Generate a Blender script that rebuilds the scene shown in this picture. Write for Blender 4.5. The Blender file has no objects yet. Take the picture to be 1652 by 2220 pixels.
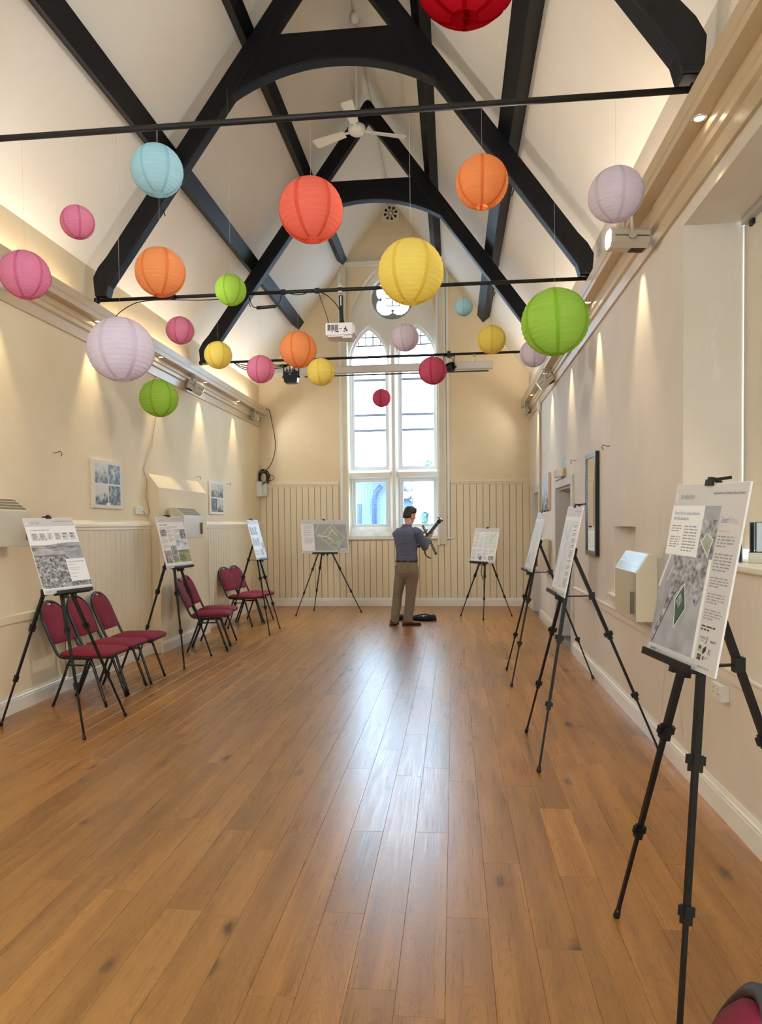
import bpy, bmesh, math, random
from mathutils import Vector, Matrix
random.seed(7)
SC = bpy.context.scene
COL = SC.collection
PI = math.pi

# ------------------------------------------------------------------ camera
CAM_F, CAM_H = 1550.0, 1.55
YAW, PITCH, ROLL = 0.1026, -0.032, -0.0113
cam_d = bpy.data.cameras.new('camera'); cam = bpy.data.objects.new('camera', cam_d); COL.objects.link(cam)
_F = Vector((-math.sin(YAW)*math.cos(PITCH), math.cos(YAW)*math.cos(PITCH), math.sin(PITCH)))
_R = Vector((math.cos(YAW), math.sin(YAW), 0)); _U = _R.cross(_F)
_R2 = math.cos(ROLL)*_R + math.sin(ROLL)*_U; _U2 = -math.sin(ROLL)*_R + math.cos(ROLL)*_U
_m = Matrix((_R2, _U2, -_F)).transposed().to_4x4(); _m.translation = (0, 0, CAM_H)
cam.matrix_world = _m
cam_d.sensor_fit = 'VERTICAL'; cam_d.sensor_height = 24.0; cam_d.sensor_width = 24.0*1652/2220
cam_d.lens = CAM_F/2220*24.0
cam_d.shift_y = 76.4/2220; cam_d.shift_x = 1.5/2220
cam_d.clip_start = 0.05; cam_d.clip_end = 300
SC.camera = cam

# ------------------------------------------------------------------ world, light, exposure
W = bpy.data.worlds.new('overcast_sky'); SC.world = W; W.use_nodes = True
_bg = W.node_tree.nodes['Background']
SKY = 15.0
_bg.inputs[0].default_value = (0.74, 0.89, 1.0, 1); _bg.inputs[1].default_value = SKY
UPLIGHT_W, DOWNLIGHT_W, FLOOD_W = 9.0, 50.0, 150.0
SC.view_settings.view_transform = 'Standard'
try: SC.view_settings.look = 'None'
except Exception: pass
SC.view_settings.exposure = 0.45; SC.view_settings.gamma = 1.0; SC.view_settings.use_curve_mapping = False
SC.cycles.use_denoising = True
SC.cycles.max_bounces = 5; SC.cycles.diffuse_bounces = 4; SC.cycles.glossy_bounces = 3
SC.cycles.use_adaptive_sampling = True; SC.cycles.adaptive_threshold = 0.08; SC.cycles.adaptive_min_samples = 16
SC.cycles.transmission_bounces = 4; SC.cycles.transparent_max_bounces = 12
SC.cycles.caustics_reflective = False; SC.cycles.caustics_refractive = False
SC.cycles.sample_clamp_indirect = 6.0

# ------------------------------------------------------------------ room numbers (metres)
XL, XR, YB, YF = -3.70, 1.40, 13.50, -2.6
CX = -1.13                     # ridge line
EAVE = 4.25
def zceil(x): return 7.62 - 1.32*abs(x-CX)
TRUSS_Y = (4.0, 7.0, 10.0)

# ------------------------------------------------------------------ helpers
def lin(c):
    r = []
    for v in c[:3]:
        v = v/255.0
        r.append(v/12.92 if v <= 0.04045 else ((v+0.055)/1.055)**2.4)
    return (r[0], r[1], r[2], 1.0)

MATS = {}
def nd(nt, t, **k):
    n = nt.nodes.new(t)
    for a, b in k.items(): setattr(n, a, b)
    return n
def mat(name, c, rough=0.6, var=0.10, scale=6.0, metal=0.0, bump=0.0, bscale=None, emit=None, stretch=(1,1,1), spec=None, sub=None):
    """plain procedural material: colour broken up by noise, optional bump"""
    if name in MATS: return MATS[name]
    m = bpy.data.materials.new(name); m.use_nodes = True; nt = m.node_tree
    b = nt.nodes['Principled BSDF']; c = lin(c)
    tc = nd(nt, 'ShaderNodeTexCoord'); mp = nd(nt, 'ShaderNodeMapping'); mp.inputs['Scale'].default_value = stretch
    nt.links.new(tc.outputs['Object'], mp.inputs[0])
    no = nd(nt, 'ShaderNodeTexNoise'); no.inputs['Scale'].default_value = scale; no.inputs['Detail'].default_value = 5
    nt.links.new(mp.outputs[0], no.inputs['Vector'])
    mx = nd(nt, 'ShaderNodeMix', data_type='RGBA')
    mx.inputs[6].default_value = [max(0, v*(1-var)) for v in c[:3]]+[1]; mx.inputs[7].default_value = [min(1, v*(1+var)) for v in c[:3]]+[1]
    nt.links.new(no.outputs[0], mx.inputs[0]); nt.links.new(mx.outputs[2], b.inputs['Base Color'])
    b.inputs['Roughness'].default_value = rough; b.inputs['Metallic'].default_value = metal
    if spec is not None: b.inputs['Specular IOR Level'].default_value = spec
    if emit:
        b.inputs['Emission Color'].default_value = lin(emit[0]); b.inputs['Emission Strength'].default_value = emit[1]
    if bump:
        n2 = nd(nt, 'ShaderNodeTexNoise'); n2.inputs['Scale'].default_value = bscale or scale*4; n2.inputs['Detail'].default_value = 4
        nt.links.new(mp.outputs[0], n2.inputs['Vector'])
        bp = nd(nt, 'ShaderNodeBump'); bp.inputs['Strength'].default_value = bump; bp.inputs['Distance'].default_value = 0.01
        nt.links.new(n2.outputs[0], bp.inputs['Height']); nt.links.new(bp.outputs[0], b.inputs['Normal'])
    MATS[name] = m
    return m

ORG = {}   # world origin of every object built in world coordinates
class MB:
    """collects simple shapes; build() links them as ONE mesh object"""
    def __init__(s): s.v = []; s.f = []; s.sm = []
    def add(s, vs, fs, smooth=False):
        o = len(s.v); s.v += [Vector(v) for v in vs]
        for f in fs: s.f.append([i+o for i in f]); s.sm.append(smooth)
        return s
    def box(s, a, b):
        x0, y0, z0 = a; x1, y1, z1 = b
        x0, x1 = min(x0,x1), max(x0,x1); y0, y1 = min(y0,y1), max(y0,y1); z0, z1 = min(z0,z1), max(z0,z1)
        return s.add([(x0,y0,z0),(x1,y0,z0),(x1,y1,z0),(x0,y1,z0),(x0,y0,z1),(x1,y0,z1),(x1,y1,z1),(x0,y1,z1)],
                     [(3,2,1,0),(4,5,6,7),(0,1,5,4),(1,2,6,5),(2,3,7,6),(3,0,4,7)])
    def obox(s, c, size, M=None):
        """box centred at c, optional 3x3 rotation"""
        h = [k/2 for k in size]; vs = []
        for z in (-1,1):
            for x, y in ((-1,-1),(1,-1),(1,1),(-1,1)):
                p = Vector((x*h[0], y*h[1], z*h[2]))
                vs.append((M @ p if M else p) + Vector(c))
        return s.add(vs, [(3,2,1,0),(4,5,6,7),(0,1,5,4),(1,2,6,5),(2,3,7,6),(3,0,4,7)])
    def bar(s, p, q, w, h=None, up=(0,0,1)):
        """square bar from p to q"""
        p, q = Vector(p), Vector(q); d = (q-p); L = d.length; d.normalize(); u = Vector(up)
        if abs(d.dot(u)) > 0.98: u = Vector((1,0,0))
        x = d.cross(u).normalized(); y = x.cross(d).normalized()
        M = Matrix((x, y, d)).transposed()
        return s.obox((p+q)/2, (w, h or w, L), M)
    def tube(s, pts, r, n=8, caps=True, closed=False):
        pts = [Vector(p) for p in pts]; rs = r if isinstance(r, (list, tuple)) else [r]*len(pts)
        rings = []; prev = None
        for i, p in enumerate(pts):
            if closed: d = pts[(i+1) % len(pts)] - pts[i-1]
            else: d = pts[min(i+1, len(pts)-1)] - pts[max(i-1, 0)]
            d.normalize()
            if prev is None:
                u = Vector((0,0,1)) if abs(d.z) < 0.9 else Vector((1,0,0))
                x = d.cross(u).normalized()
            else: x = (prev - d*prev.dot(d)).normalized()
            prev = x; y = d.cross(x)
            rings.append([p + (x*math.cos(2*PI*k/n) + y*math.sin(2*PI*k/n))*rs[i] for k in range(n)])
        return s.loft(rings, caps and not closed, closed)
    def loft(s, rings, caps=True, closed=False, smooth=True):
        n = len(rings[0]); vs = [v for r in rings for v in r]; fs = []
        m = len(rings)
        for i in range(m if closed else m-1):
            j = (i+1) % m
            for k in range(n): fs.append((i*n+k, i*n+(k+1) % n, j*n+(k+1) % n, j*n+k))
        s.add(vs, fs, smooth)
        if caps:
            o = len(s.v)-len(vs)
            s.f.append([o+k for k in range(n)][::-1]); s.sm.append(False)
            s.f.append([o+(m-1)*n+k for k in range(n)]); s.sm.append(False)
        return s
    def lathe(s, prof, n=24, c=(0,0,0), M=None, smooth=True, caps=False):
        """prof [(r,z)] turned about z"""
        rings = []
        for r, z in prof:
            ring = []
            for k in range(n):
                p = Vector((r*math.cos(2*PI*k/n), r*math.sin(2*PI*k/n), z))
                ring.append((M @ p if M else p)+Vector(c))
            rings.append(ring)
        return s.loft(rings, caps, False, smooth)
    def prism(s, poly, fn, t0, t1, smooth=False):
        """poly: 2-D outline; fn(a,b,t)->3-D; extruded t0..t1"""
        n = len(poly)
        vs = [fn(a, b, t0) for a, b in poly]+[fn(a, b, t1) for a, b in poly]
        fs = [tuple(range(n))[::-1], tuple(range(n, 2*n))]+[(k, (k+1) % n, n+(k+1) % n, n+k) for k in range(n)]
        return s.add(vs, fs, smooth)
    def plate(s, outer, holes, fn, t0, t1):
        """flat plate with holes: scan-filled outline, two faces and the walls of every edge loop"""
        bm = bmesh.new(); loops = [outer]+list(holes); es = []
        for lp in loops:
            vs = [bm.verts.new((a, b, 0)) for a, b in lp]
            for k in range(len(vs)): es.append(bm.edges.new((vs[k], vs[(k+1) % len(vs)])))
        bmesh.ops.triangle_fill(bm, use_beauty=True, use_dissolve=False, edges=es)
        bm.verts.index_update(); bm.faces.ensure_lookup_table()
        co = [v.co.copy() for v in bm.verts]; tri = [[v.index for v in f.verts] for f in bm.faces]; bm.free()
        n = len(co)
        s.add([fn(c.x, c.y, t0) for c in co]+[fn(c.x, c.y, t1) for c in co],
              tri+[[i+n for i in reversed(t)] for t in tri])
        for lp in loops:
            m = len(lp)
            s.add([fn(a, b, t0) for a, b in lp]+[fn(a, b, t1) for a, b in lp], [(k, (k+1) % m, m+(k+1) % m, m+k) for k in range(m)])
        return s
    def mesh(s, name, org=(0,0,0), fix=True):
        me = bpy.data.meshes.new(name); o = Vector(org)
        me.from_pydata([tuple(v-o) for v in s.v], [], s.f)
        me.polygons.foreach_set('use_smooth', s.sm)
        if fix:
            bm = bmesh.new(); bm.from_mesh(me); bmesh.ops.recalc_face_normals(bm, faces=bm.faces); bm.to_mesh(me); bm.free()
        me.update(); return me
    def build(s, name, m, parent=None, local=False, bevel=0.0):
        if local: org = Vector((0,0,0))
        elif parent is not None: org = ORG[parent.name]
        else:
            xs = [v.x for v in s.v]; ys = [v.y for v in s.v]; zs = [v.z for v in s.v]
            org = Vector(((min(xs)+max(xs))/2, (min(ys)+max(ys))/2, min(zs)))
        me = s.mesh(name, org)
        if bevel:
            bm = bmesh.new(); bm.from_mesh(me); bmesh.ops.remove_doubles(bm, verts=bm.verts, dist=1e-5)
            es = [e for e in bm.edges if len(e.link_faces) == 2 and e.calc_face_angle(0) > 0.6]
            bmesh.ops.bevel(bm, geom=es, offset=bevel, segments=2, affect='EDGES', profile=0.6, clamp_overlap=True); bm.to_mesh(me); bm.free()
        return link(name, me, m, parent, org if not local else None)
def link(name, me, m, parent=None, org=None):
    o = bpy.data.objects.new(name, me); COL.objects.link(o)
    if m is not None and len(me.materials) == 0: me.materials.append(m)
    if parent is not None: o.parent = parent
    elif org is not None: o.location = org
    ORG[o.name] = Vector(org) if org is not None else Vector((0,0,0))
    return o
def empty(name, loc, rz=0.0):
    o = bpy.data.objects.new(name, None); COL.objects.link(o); o.location = loc; o.rotation_euler = (0,0,rz)
    o.empty_display_size = 0.1; ORG[o.name] = Vector(loc)
    return o
def tag(o, label, cat, group=None):
    o['label'] = label; o['category'] = cat
    if group: o['group'] = group
    return o
def struct(o, label=None):
    o['kind'] = 'structure'
    if label: o['label'] = label
    return o
def copy_tree(o, parent=None):
    c = o.copy(); COL.objects.link(c)
    if parent is not None: c.parent = parent
    for ch in list(o.children): copy_tree(ch, c)
    return c
def arc(cx, cy, r, a0, a1, n):
    return [(cx+r*math.cos(a0+(a1-a0)*k/n), cy+r*math.sin(a0+(a1-a0)*k/n)) for k in range(n+1)]
def lancet(x0, x1, z0, zs, rise, n=10):
    """outline of a pointed arch opening"""
    w = (x1-x0)/2; xc = (x0+x1)/2; R = (w*w+rise*rise)/(2*w)
    a = math.asin(min(1, rise/R))
    right = arc(x1-R, zs, R, 0, a, n); left = [(2*xc-p[0], p[1]) for p in right][::-1]
    return [(x0, z0), (x1, z0)] + right + left[1:]
XZ = lambda a, b, t: (a, t, b)     # outline in x,z extruded along y
YZ = lambda a, b, t: (t, a, b)     # outline in y,z extruded along x
def spline(pts, n=8):
    """Catmull-Rom through points"""
    P = [Vector(p) for p in pts]; P = [P[0]*2-P[1]]+P+[P[-1]*2-P[-2]]; out = []
    for i in range(1, len(P)-2):
        a, b, c, d = P[i-1:i+3]
        for k in range(n):
            t = k/n
            out.append(0.5*((2*b)+(c-a)*t+(2*a-5*b+4*c-d)*t*t+(3*b-a-3*c+d)*t**3))
    out.append(P[-2]); return out

# text outlines: all strings become meshes in one go
TEXT = {}
def prepare_text(strings):
    tmp = []
    for t in strings:
        cu = bpy.data.curves.new('t', 'FONT'); cu.body = t; cu.size = 1.0; cu.resolution_u = 2
        o = bpy.data.objects.new('t', cu); COL.objects.link(o); tmp.append((t, o))
    dg = bpy.context.evaluated_depsgraph_get()
    for t, o in tmp:
        me = bpy.data.meshes.new_from_object(o.evaluated_get(dg))
        TEXT[t] = ([v.co.copy() for v in me.vertices], [list(p.vertices) for p in me.polygons])
        bpy.data.meshes.remove(me)
    for t, o in tmp:
        cu = o.data; bpy.data.objects.remove(o); bpy.data.curves.remove(cu)
def text_w(t): return max(v.x for v in TEXT[t][0])
# ------------------------------------------------------------------ surface materials
def plaster(name, c, c2, scuff=0.0, rough=0.75):
    if name in MATS: return MATS[name]
    m = bpy.data.materials.new(name); m.use_nodes = True; nt = m.node_tree; b = nt.nodes['Principled BSDF']
    tc = nd(nt, 'ShaderNodeTexCoord')
    n1 = nd(nt, 'ShaderNodeTexNoise'); n1.inputs['Scale'].default_value = 0.9; n1.inputs['Detail'].default_value = 6; n1.inputs['Roughness'].default_value = 0.6
    nt.links.new(tc.outputs['Object'], n1.inputs['Vector'])
    r1 = nd(nt, 'ShaderNodeValToRGB'); r1.color_ramp.elements[0].position = 0.38; r1.color_ramp.elements[1].position = 0.64
    r1.color_ramp.elements[0].color = lin(c2); r1.color_ramp.elements[1].color = lin(c)
    nt.links.new(n1.outputs[0], r1.inputs[0]); out = r1.outputs[0]
    if scuff:
        mp = nd(nt, 'ShaderNodeMapping'); mp.inputs['Scale'].default_value = (3.2, 3.2, 0.55)
        nt.links.new(tc.outputs['Object'], mp.inputs[0])
        n2 = nd(nt, 'ShaderNodeTexNoise'); n2.inputs['Scale'].default_value = 2.2; n2.inputs['Detail'].default_value = 9; n2.inputs['Roughness'].default_value = 0.72
        nt.links.new(mp.outputs[0], n2.inputs['Vector'])
        r2 = nd(nt, 'ShaderNodeValToRGB'); r2.color_ramp.elements[0].position = 0.60; r2.color_ramp.elements[1].position = 0.72
        nt.links.new(n2.outputs[0], r2.inputs[0])
        ml = nd(nt, 'ShaderNodeMath', operation='MULTIPLY'); ml.inputs[1].default_value = scuff
        nt.links.new(r2.outputs[0], ml.inputs[0])
        mx = nd(nt, 'ShaderNodeMix', data_type='RGBA'); mx.inputs[7].default_value = lin((240, 236, 232))
        nt.links.new(ml.outputs[0], mx.inputs[0]); nt.links.new(out, mx.inputs[6]); out = mx.outputs[2]
    nt.links.new(out, b.inputs['Base Color']); b.inputs['Roughness'].default_value = rough
    n3 = nd(nt, 'ShaderNodeTexNoise'); n3.inputs['Scale'].default_value = 18; n3.inputs['Detail'].default_value = 6
    nt.links.new(tc.outputs['Object'], n3.inputs['Vector'])
    bp = nd(nt, 'ShaderNodeBump'); bp.inputs['Strength'].default_value = 0.12; bp.inputs['Distance'].default_value = 0.012
    nt.links.new(n3.outputs[0], bp.inputs['Height']); nt.links.new(bp.outputs[0], b.inputs['Normal'])
    MATS[name] = m; return m
M_WALL = plaster('cream_plaster', (239, 223, 190), (232, 213, 178))
M_WALLR = plaster('scuffed_cream_plaster', (229, 219, 205), (221, 209, 194), scuff=0.6)
M_CEIL = plaster('off_white_ceiling', (242, 237, 228), (237, 231, 220))
M_TRIM = mat('cream_gloss_paint', (238, 227, 204), rough=0.35, var=0.05, scale=3)
M_WHITE = mat('white_gloss_paint', (236, 231, 220), rough=0.3, var=0.04, scale=3)
M_BOARD = mat('cream_painted_board', (233, 219, 188), rough=0.45, var=0.07, scale=2.5, stretch=(1,1,0.35))
M_JOINT = mat('grimy_board_joint', (126, 100, 66), rough=0.9, var=0.25, scale=4)
M_STONE = mat('white_limewashed_stone', (243, 240, 233), rough=0.7, var=0.07, scale=5, bump=0.15)
M_SILL = mat('flaking_white_sill_paint', (214, 208, 194), rough=0.7, var=0.3, scale=9, bump=0.3)
M_TRACERY = mat('grey_bare_stone', (150, 147, 140), rough=0.85, var=0.2, scale=9)
M_FRAME = mat('white_window_frame_paint', (238, 241, 242), rough=0.4, var=0.05)
M_BLACK = mat('black_powder_coat', (12, 12, 15), rough=0.4, var=0.2, scale=20)
M_IRON = mat('black_painted_iron', (11, 11, 14), rough=0.55, var=0.3, scale=12)
M_LEAD = mat('dark_lead_came', (70, 74, 88), rough=0.6, var=0.2)
M_BARS = mat('glare_blue_saddle_bar', (176, 190, 220), rough=0.6, var=0.1)  # pale blue puts the window glare into the bar colour

def timber():
    m = bpy.data.materials.new('black_stained_timber'); m.use_nodes = True; nt = m.node_tree; b = nt.nodes['Principled BSDF']
    tc = nd(nt, 'ShaderNodeTexCoord'); mp = nd(nt, 'ShaderNodeMapping'); mp.inputs['Scale'].default_value = (14, 1.2, 14)
    nt.links.new(tc.outputs['Object'], mp.inputs[0])
    n = nd(nt, 'ShaderNodeTexNoise'); n.inputs['Scale'].default_value = 1.0; n.inputs['Detail'].default_value = 8
    nt.links.new(mp.outputs[0], n.inputs['Vector'])
    r = nd(nt, 'ShaderNodeValToRGB'); r.color_ramp.elements[0].color = lin((6, 6, 10)); r.color_ramp.elements[1].color = lin((17, 16, 20))
    r.color_ramp.elements[0].position = 0.35; r.color_ramp.elements[1].position = 0.75
    nt.links.new(n.outputs[0], r.inputs[0]); nt.links.new(r.outputs[0], b.inputs['Base Color'])
    b.inputs['Roughness'].default_value = 0.5; b.inputs['Specular IOR Level'].default_value = 0.25
    bp = nd(nt, 'ShaderNodeBump'); bp.inputs['Strength'].default_value = 0.35; bp.inputs['Distance'].default_value = 0.006
    nt.links.new(n.outputs[0], bp.inputs['Height']); nt.links.new(bp.outputs[0], b.inputs['Normal'])
    return m
M_TIMBER = timber()

def oak():
    """oak plank: tone from the object's colour, cathedral grain, pores and knots in the plank's own space"""
    m = bpy.data.materials.new('oiled_oak_plank'); m.use_nodes = True; nt = m.node_tree; b = nt.nodes['Principled BSDF']; L = nt.links.new
    tc = nd(nt, 'ShaderNodeTexCoord'); oi = nd(nt, 'ShaderNodeObjectInfo')
    rv = nd(nt, 'ShaderNodeVectorMath', operation='MULTIPLY'); rv.inputs[1].default_value = (37.0, 91.0, 53.0)
    cb = nd(nt, 'ShaderNodeCombineXYZ')
    for k in range(3): L(oi.outputs['Random'], cb.inputs[k])
    L(cb.outputs[0], rv.inputs[0])
    ad = nd(nt, 'ShaderNodeVectorMath', operation='ADD'); L(tc.outputs['Object'], ad.inputs[0]); L(rv.outputs[0], ad.inputs[1])
    # slow wander of the grain
    mw = nd(nt, 'ShaderNodeMapping'); mw.inputs['Scale'].default_value = (7.0, 1.1, 1.0); L(ad.outputs[0], mw.inputs[0])
    nw = nd(nt, 'ShaderNodeTexNoise'); nw.inputs['Scale'].default_value = 1.0; nw.inputs['Detail'].default_value = 2.5; L(mw.outputs[0], nw.inputs['Vector'])
    # growth rings = bands of the wandering field
    mu = nd(nt, 'ShaderNodeMath', operation='MULTIPLY'); mu.inputs[1].default_value = 32.0; L(nw.outputs[0], mu.inputs[0])
    fr = nd(nt, 'ShaderNodeMath', operation='FRACT'); L(mu.outputs[0], fr.inputs[0])
    # fine pores
    mf = nd(nt, 'ShaderNodeMapping'); mf.inputs['Scale'].default_value = (170.0, 2.6, 1.0); L(ad.outputs[0], mf.inputs[0])
    nf = nd(nt, 'ShaderNodeTexNoise'); nf.inputs['Scale'].default_value = 1.0; nf.inputs['Detail'].default_value = 4; L(mf.outputs[0], nf.inputs['Vector'])
    # broad tone streaks
    ms = nd(nt, 'ShaderNodeMapping'); ms.inputs['Scale'].default_value = (13.0, 0.9, 1.0); L(ad.outputs[0], ms.inputs[0])
    ns = nd(nt, 'ShaderNodeTexNoise'); ns.inputs['Scale'].default_value = 1.0; ns.inputs['Detail'].default_value = 4; L(ms.outputs[0], ns.inputs['Vector'])
    r = nd(nt, 'ShaderNodeValToRGB'); e = r.color_ramp.elements
    e[0].position = 0.30; e[0].color = lin((146, 97, 44)); e[1].position = 0.72; e[1].color = lin((184, 129, 65))
    L(ns.outputs[0], r.inputs[0])
    rr = nd(nt, 'ShaderNodeValToRGB'); e = rr.color_ramp.elements
    e[0].position = 0.0; e[0].color = (0.70, 0.67, 0.63, 1); e[1].position = 0.34; e[1].color = (1, 1, 1, 1)
    L(fr.outputs[0], rr.inputs[0])
    m1 = nd(nt, 'ShaderNodeMix', data_type='RGBA', blend_type='MULTIPLY'); m1.inputs[0].default_value = 0.75
    L(r.outputs[0], m1.inputs[6]); L(rr.outputs[0], m1.inputs[7])
    rp = nd(nt, 'ShaderNodeValToRGB'); e = rp.color_ramp.elements
    e[0].position = 0.36; e[0].color = (0.62, 0.58, 0.55, 1); e[1].position = 0.55; e[1].color = (1, 1, 1, 1)
    L(nf.outputs[0], rp.inputs[0])
    m2 = nd(nt, 'ShaderNodeMix', data_type='RGBA', blend_type='MULTIPLY'); m2.inputs[0].default_value = 0.22
    L(m1.outputs[2], m2.inputs[6]); L(rp.outputs[0], m2.inputs[7])
    # knots
    mk = nd(nt, 'ShaderNodeMapping'); mk.inputs['Scale'].default_value = (3.0, 1.25, 1.0); L(ad.outputs[0], mk.inputs[0])
    vk = nd(nt, 'ShaderNodeTexVoronoi'); vk.inputs['Scale'].default_value = 1.0; vk.voronoi_dimensions = '2D'; L(mk.outputs[0], vk.inputs['Vector'])
    nk = nd(nt, 'ShaderNodeTexNoise'); nk.inputs['Scale'].default_value = 22.0; L(ad.outputs[0], nk.inputs['Vector'])
    dk = nd(nt, 'ShaderNodeMath', operation='MULTIPLY_ADD'); dk.inputs[1].default_value = 0.09; L(nk.outputs[0], dk.inputs[0]); L(vk.outputs['Distance'], dk.inputs[2])
    sk = nd(nt, 'ShaderNodeSeparateColor'); L(vk.outputs['Color'], sk.inputs[0])
    gk = nd(nt, 'ShaderNodeMath', operation='LESS_THAN'); gk.inputs[1].default_value = 0.62; L(sk.outputs[0], gk.inputs[0])
    dk2 = nd(nt, 'ShaderNodeMath', operation='ADD'); L(dk.outputs[0], dk2.inputs[0]); L(gk.outputs[0], dk2.inputs[1])
    szk = nd(nt, 'ShaderNodeMath', operation='MULTIPLY_ADD'); szk.inputs[1].default_value = 0.10; L(sk.outputs[1], szk.inputs[0]); L(dk2.outputs[0], szk.inputs[2])
    rk = nd(nt, 'ShaderNodeValToRGB'); e = rk.color_ramp.elements
    e[0].position = 0.095; e[0].color = (0.25, 0.19, 0.15, 1); e[1].position = 0.19; e[1].color = (1, 1, 1, 1)
    L(szk.outputs[0], rk.inputs[0])
    m3 = nd(nt, 'ShaderNodeMix', data_type='RGBA', blend_type='MULTIPLY'); m3.inputs[0].default_value = 1.0
    L(m2.outputs[2], m3.inputs[6]); L(rk.outputs[0], m3.inputs[7])
    m4 = nd(nt, 'ShaderNodeMix', data_type='RGBA', blend_type='MULTIPLY'); m4.inputs[0].default_value = 1.0
    L(m3.outputs[2], m4.inputs[6]); L(oi.outputs['Color'], m4.inputs[7])
    L(m4.outputs[2], b.inputs['Base Color'])
    ro = nd(nt, 'ShaderNodeMapRange'); ro.inputs[1].default_value = 0.3; ro.inputs[2].default_value = 0.7; ro.inputs[3].default_value = 0.26; ro.inputs[4].default_value = 0.36; b.inputs['Specular IOR Level'].default_value = 0.9
    L(nf.outputs[0], ro.inputs[0]); L(ro.outputs[0], b.inputs['Roughness'])
    bp = nd(nt, 'ShaderNodeBump'); bp.inputs['Strength'].default_value = 0.16; bp.inputs['Distance'].default_value = 0.003
    L(m2.outputs[2], bp.inputs['Height']); L(bp.outputs[0], b.inputs['Normal'])
    return m
M_OAK = oak()

def glass(name, tint=(232, 242, 250), gloss=0.06):
    m = bpy.data.materials.new(name); m.use_nodes = True; nt = m.node_tree
    for n in list(nt.nodes):
        if n.type != 'OUTPUT_MATERIAL': nt.nodes.remove(n)
    out = nt.nodes['Material Output']
    t = nd(nt, 'ShaderNodeBsdfTransparent'); t.inputs[0].default_value = lin(tint)
    g = nd(nt, 'ShaderNodeBsdfGlossy'); g.inputs['Roughness'].default_value = 0.02
    no = nd(nt, 'ShaderNodeTexNoise'); no.inputs['Scale'].default_value = 3.0
    mr = nd(nt, 'ShaderNodeMapRange'); mr.inputs[3].default_value = gloss*0.6; mr.inputs[4].default_value = gloss*1.4
    nt.links.new(no.outputs[0], mr.inputs[0])
    mx = nd(nt, 'ShaderNodeMixShader'); nt.links.new(mr.outputs[0], mx.inputs[0])
    nt.links.new(t.outputs[0], mx.inputs[1]); nt.links.new(g.outputs[0], mx.inputs[2]); nt.links.new(mx.outputs[0], out.inputs[0])
    return m
M_GLASS = glass('window_glass')

# ------------------------------------------------------------------ floor: slab and one object per plank
fl = MB().box((XL-0.1, YF, -0.12), (XR+0.6, YB+0.2, -0.0125)).build('floor', mat('dark_subfloor', (62, 42, 26), rough=0.8))
struct(fl, 'oak plank floor with scattered knots')
PW = 0.163; X0 = -0.04
def plank_mesh(L, w):
    g = 0.0004; c = 0.0006; h = 0.0120; a = w/2-g; l = L/2-0.0008
    b = MB()
    vs = [(-a,-l,0),(a,-l,0),(a,l,0),(-a,l,0),(-a,-l,h-c),(a,-l,h-c),(a,l,h-c),(-a,l,h-c),(-a+c,-l+c,h),(a-c,-l+c,h),(a-c,l-c,h),(-a+c,l-c,h)]
    b.add(vs, [(0,1,5,4),(1,2,6,5),(2,3,7,6),(3,0,4,7),(4,5,9,8),(5,6,10,9),(6,7,11,10),(7,4,8,11),(8,9,10,11)])
    me = b.mesh('plank'); me.materials.append(M_OAK); return me
PM = {}
rnd = random.Random(11)
LENS = (0.75, 0.95, 1.2, 1.5, 1.9, 2.2, 2.2)
kmin = math.floor((XL-X0)/PW); kmax = math.ceil((XR-X0)/PW)
FIX = {3: [2.0, 3.15, 3.90], 0: [2.78], -3: [2.78, 3.54], -2: [2.32, 4.35], -1: [3.55], 1: [3.25], 2: [2.6], 4: [3.54, 4.79], -4: [2.26], -7: [2.75], -6: [3.3]}
n_pl = 0
for k in range(kmin, kmax):
    xa, xb = max(XL, X0+k*PW), min(XR, X0+(k+1)*PW)
    if xb-xa < 0.02: continue
    ends = [0.9+rnd.uniform(-0.15, 0.5)]
    if k in FIX:
        ends = [FIX[k][0]-1.35]+FIX[k]
    while ends[-1] < YB-0.35:
        ends.append(ends[-1]+rnd.choice(LENS)+rnd.choice((0, 0, 0.12)))
    ends[-1] = YB
    if ends[0] > 1.2: ends = [0.6]+ends
    for i in range(len(ends)-1):
        L = round(ends[i+1]-ends[i], 3); key = (L, round(xb-xa, 3))
        if key not in PM: PM[key] = plank_mesh(L, xb-xa)
        o = bpy.data.objects.new('plank', PM[key]); COL.objects.link(o); o.parent = fl
        o.location = Vector(((xa+xb)/2, (ends[i]+ends[i+1])/2, -0.012)) - fl.location
        t = rnd.gauss(0.97, 0.055); h = rnd.uniform(-0.035, 0.035)
        if k == 3 and abs(ends[i]-3.15) < 0.01: t, h = 1.26, 0.03
        o.color = (t*(1+h*0.4), t, t*(1-h*1.6), 1); n_pl += 1
# boards nearer than the visible ones are one plain strip
nf = MB().box((XL, YF, -0.0124), (XR, 0.55, -0.0005)).build('near_floor_strip', M_OAK, fl)
nf.color = (0.96, 0.96, 0.96, 1)

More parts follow.
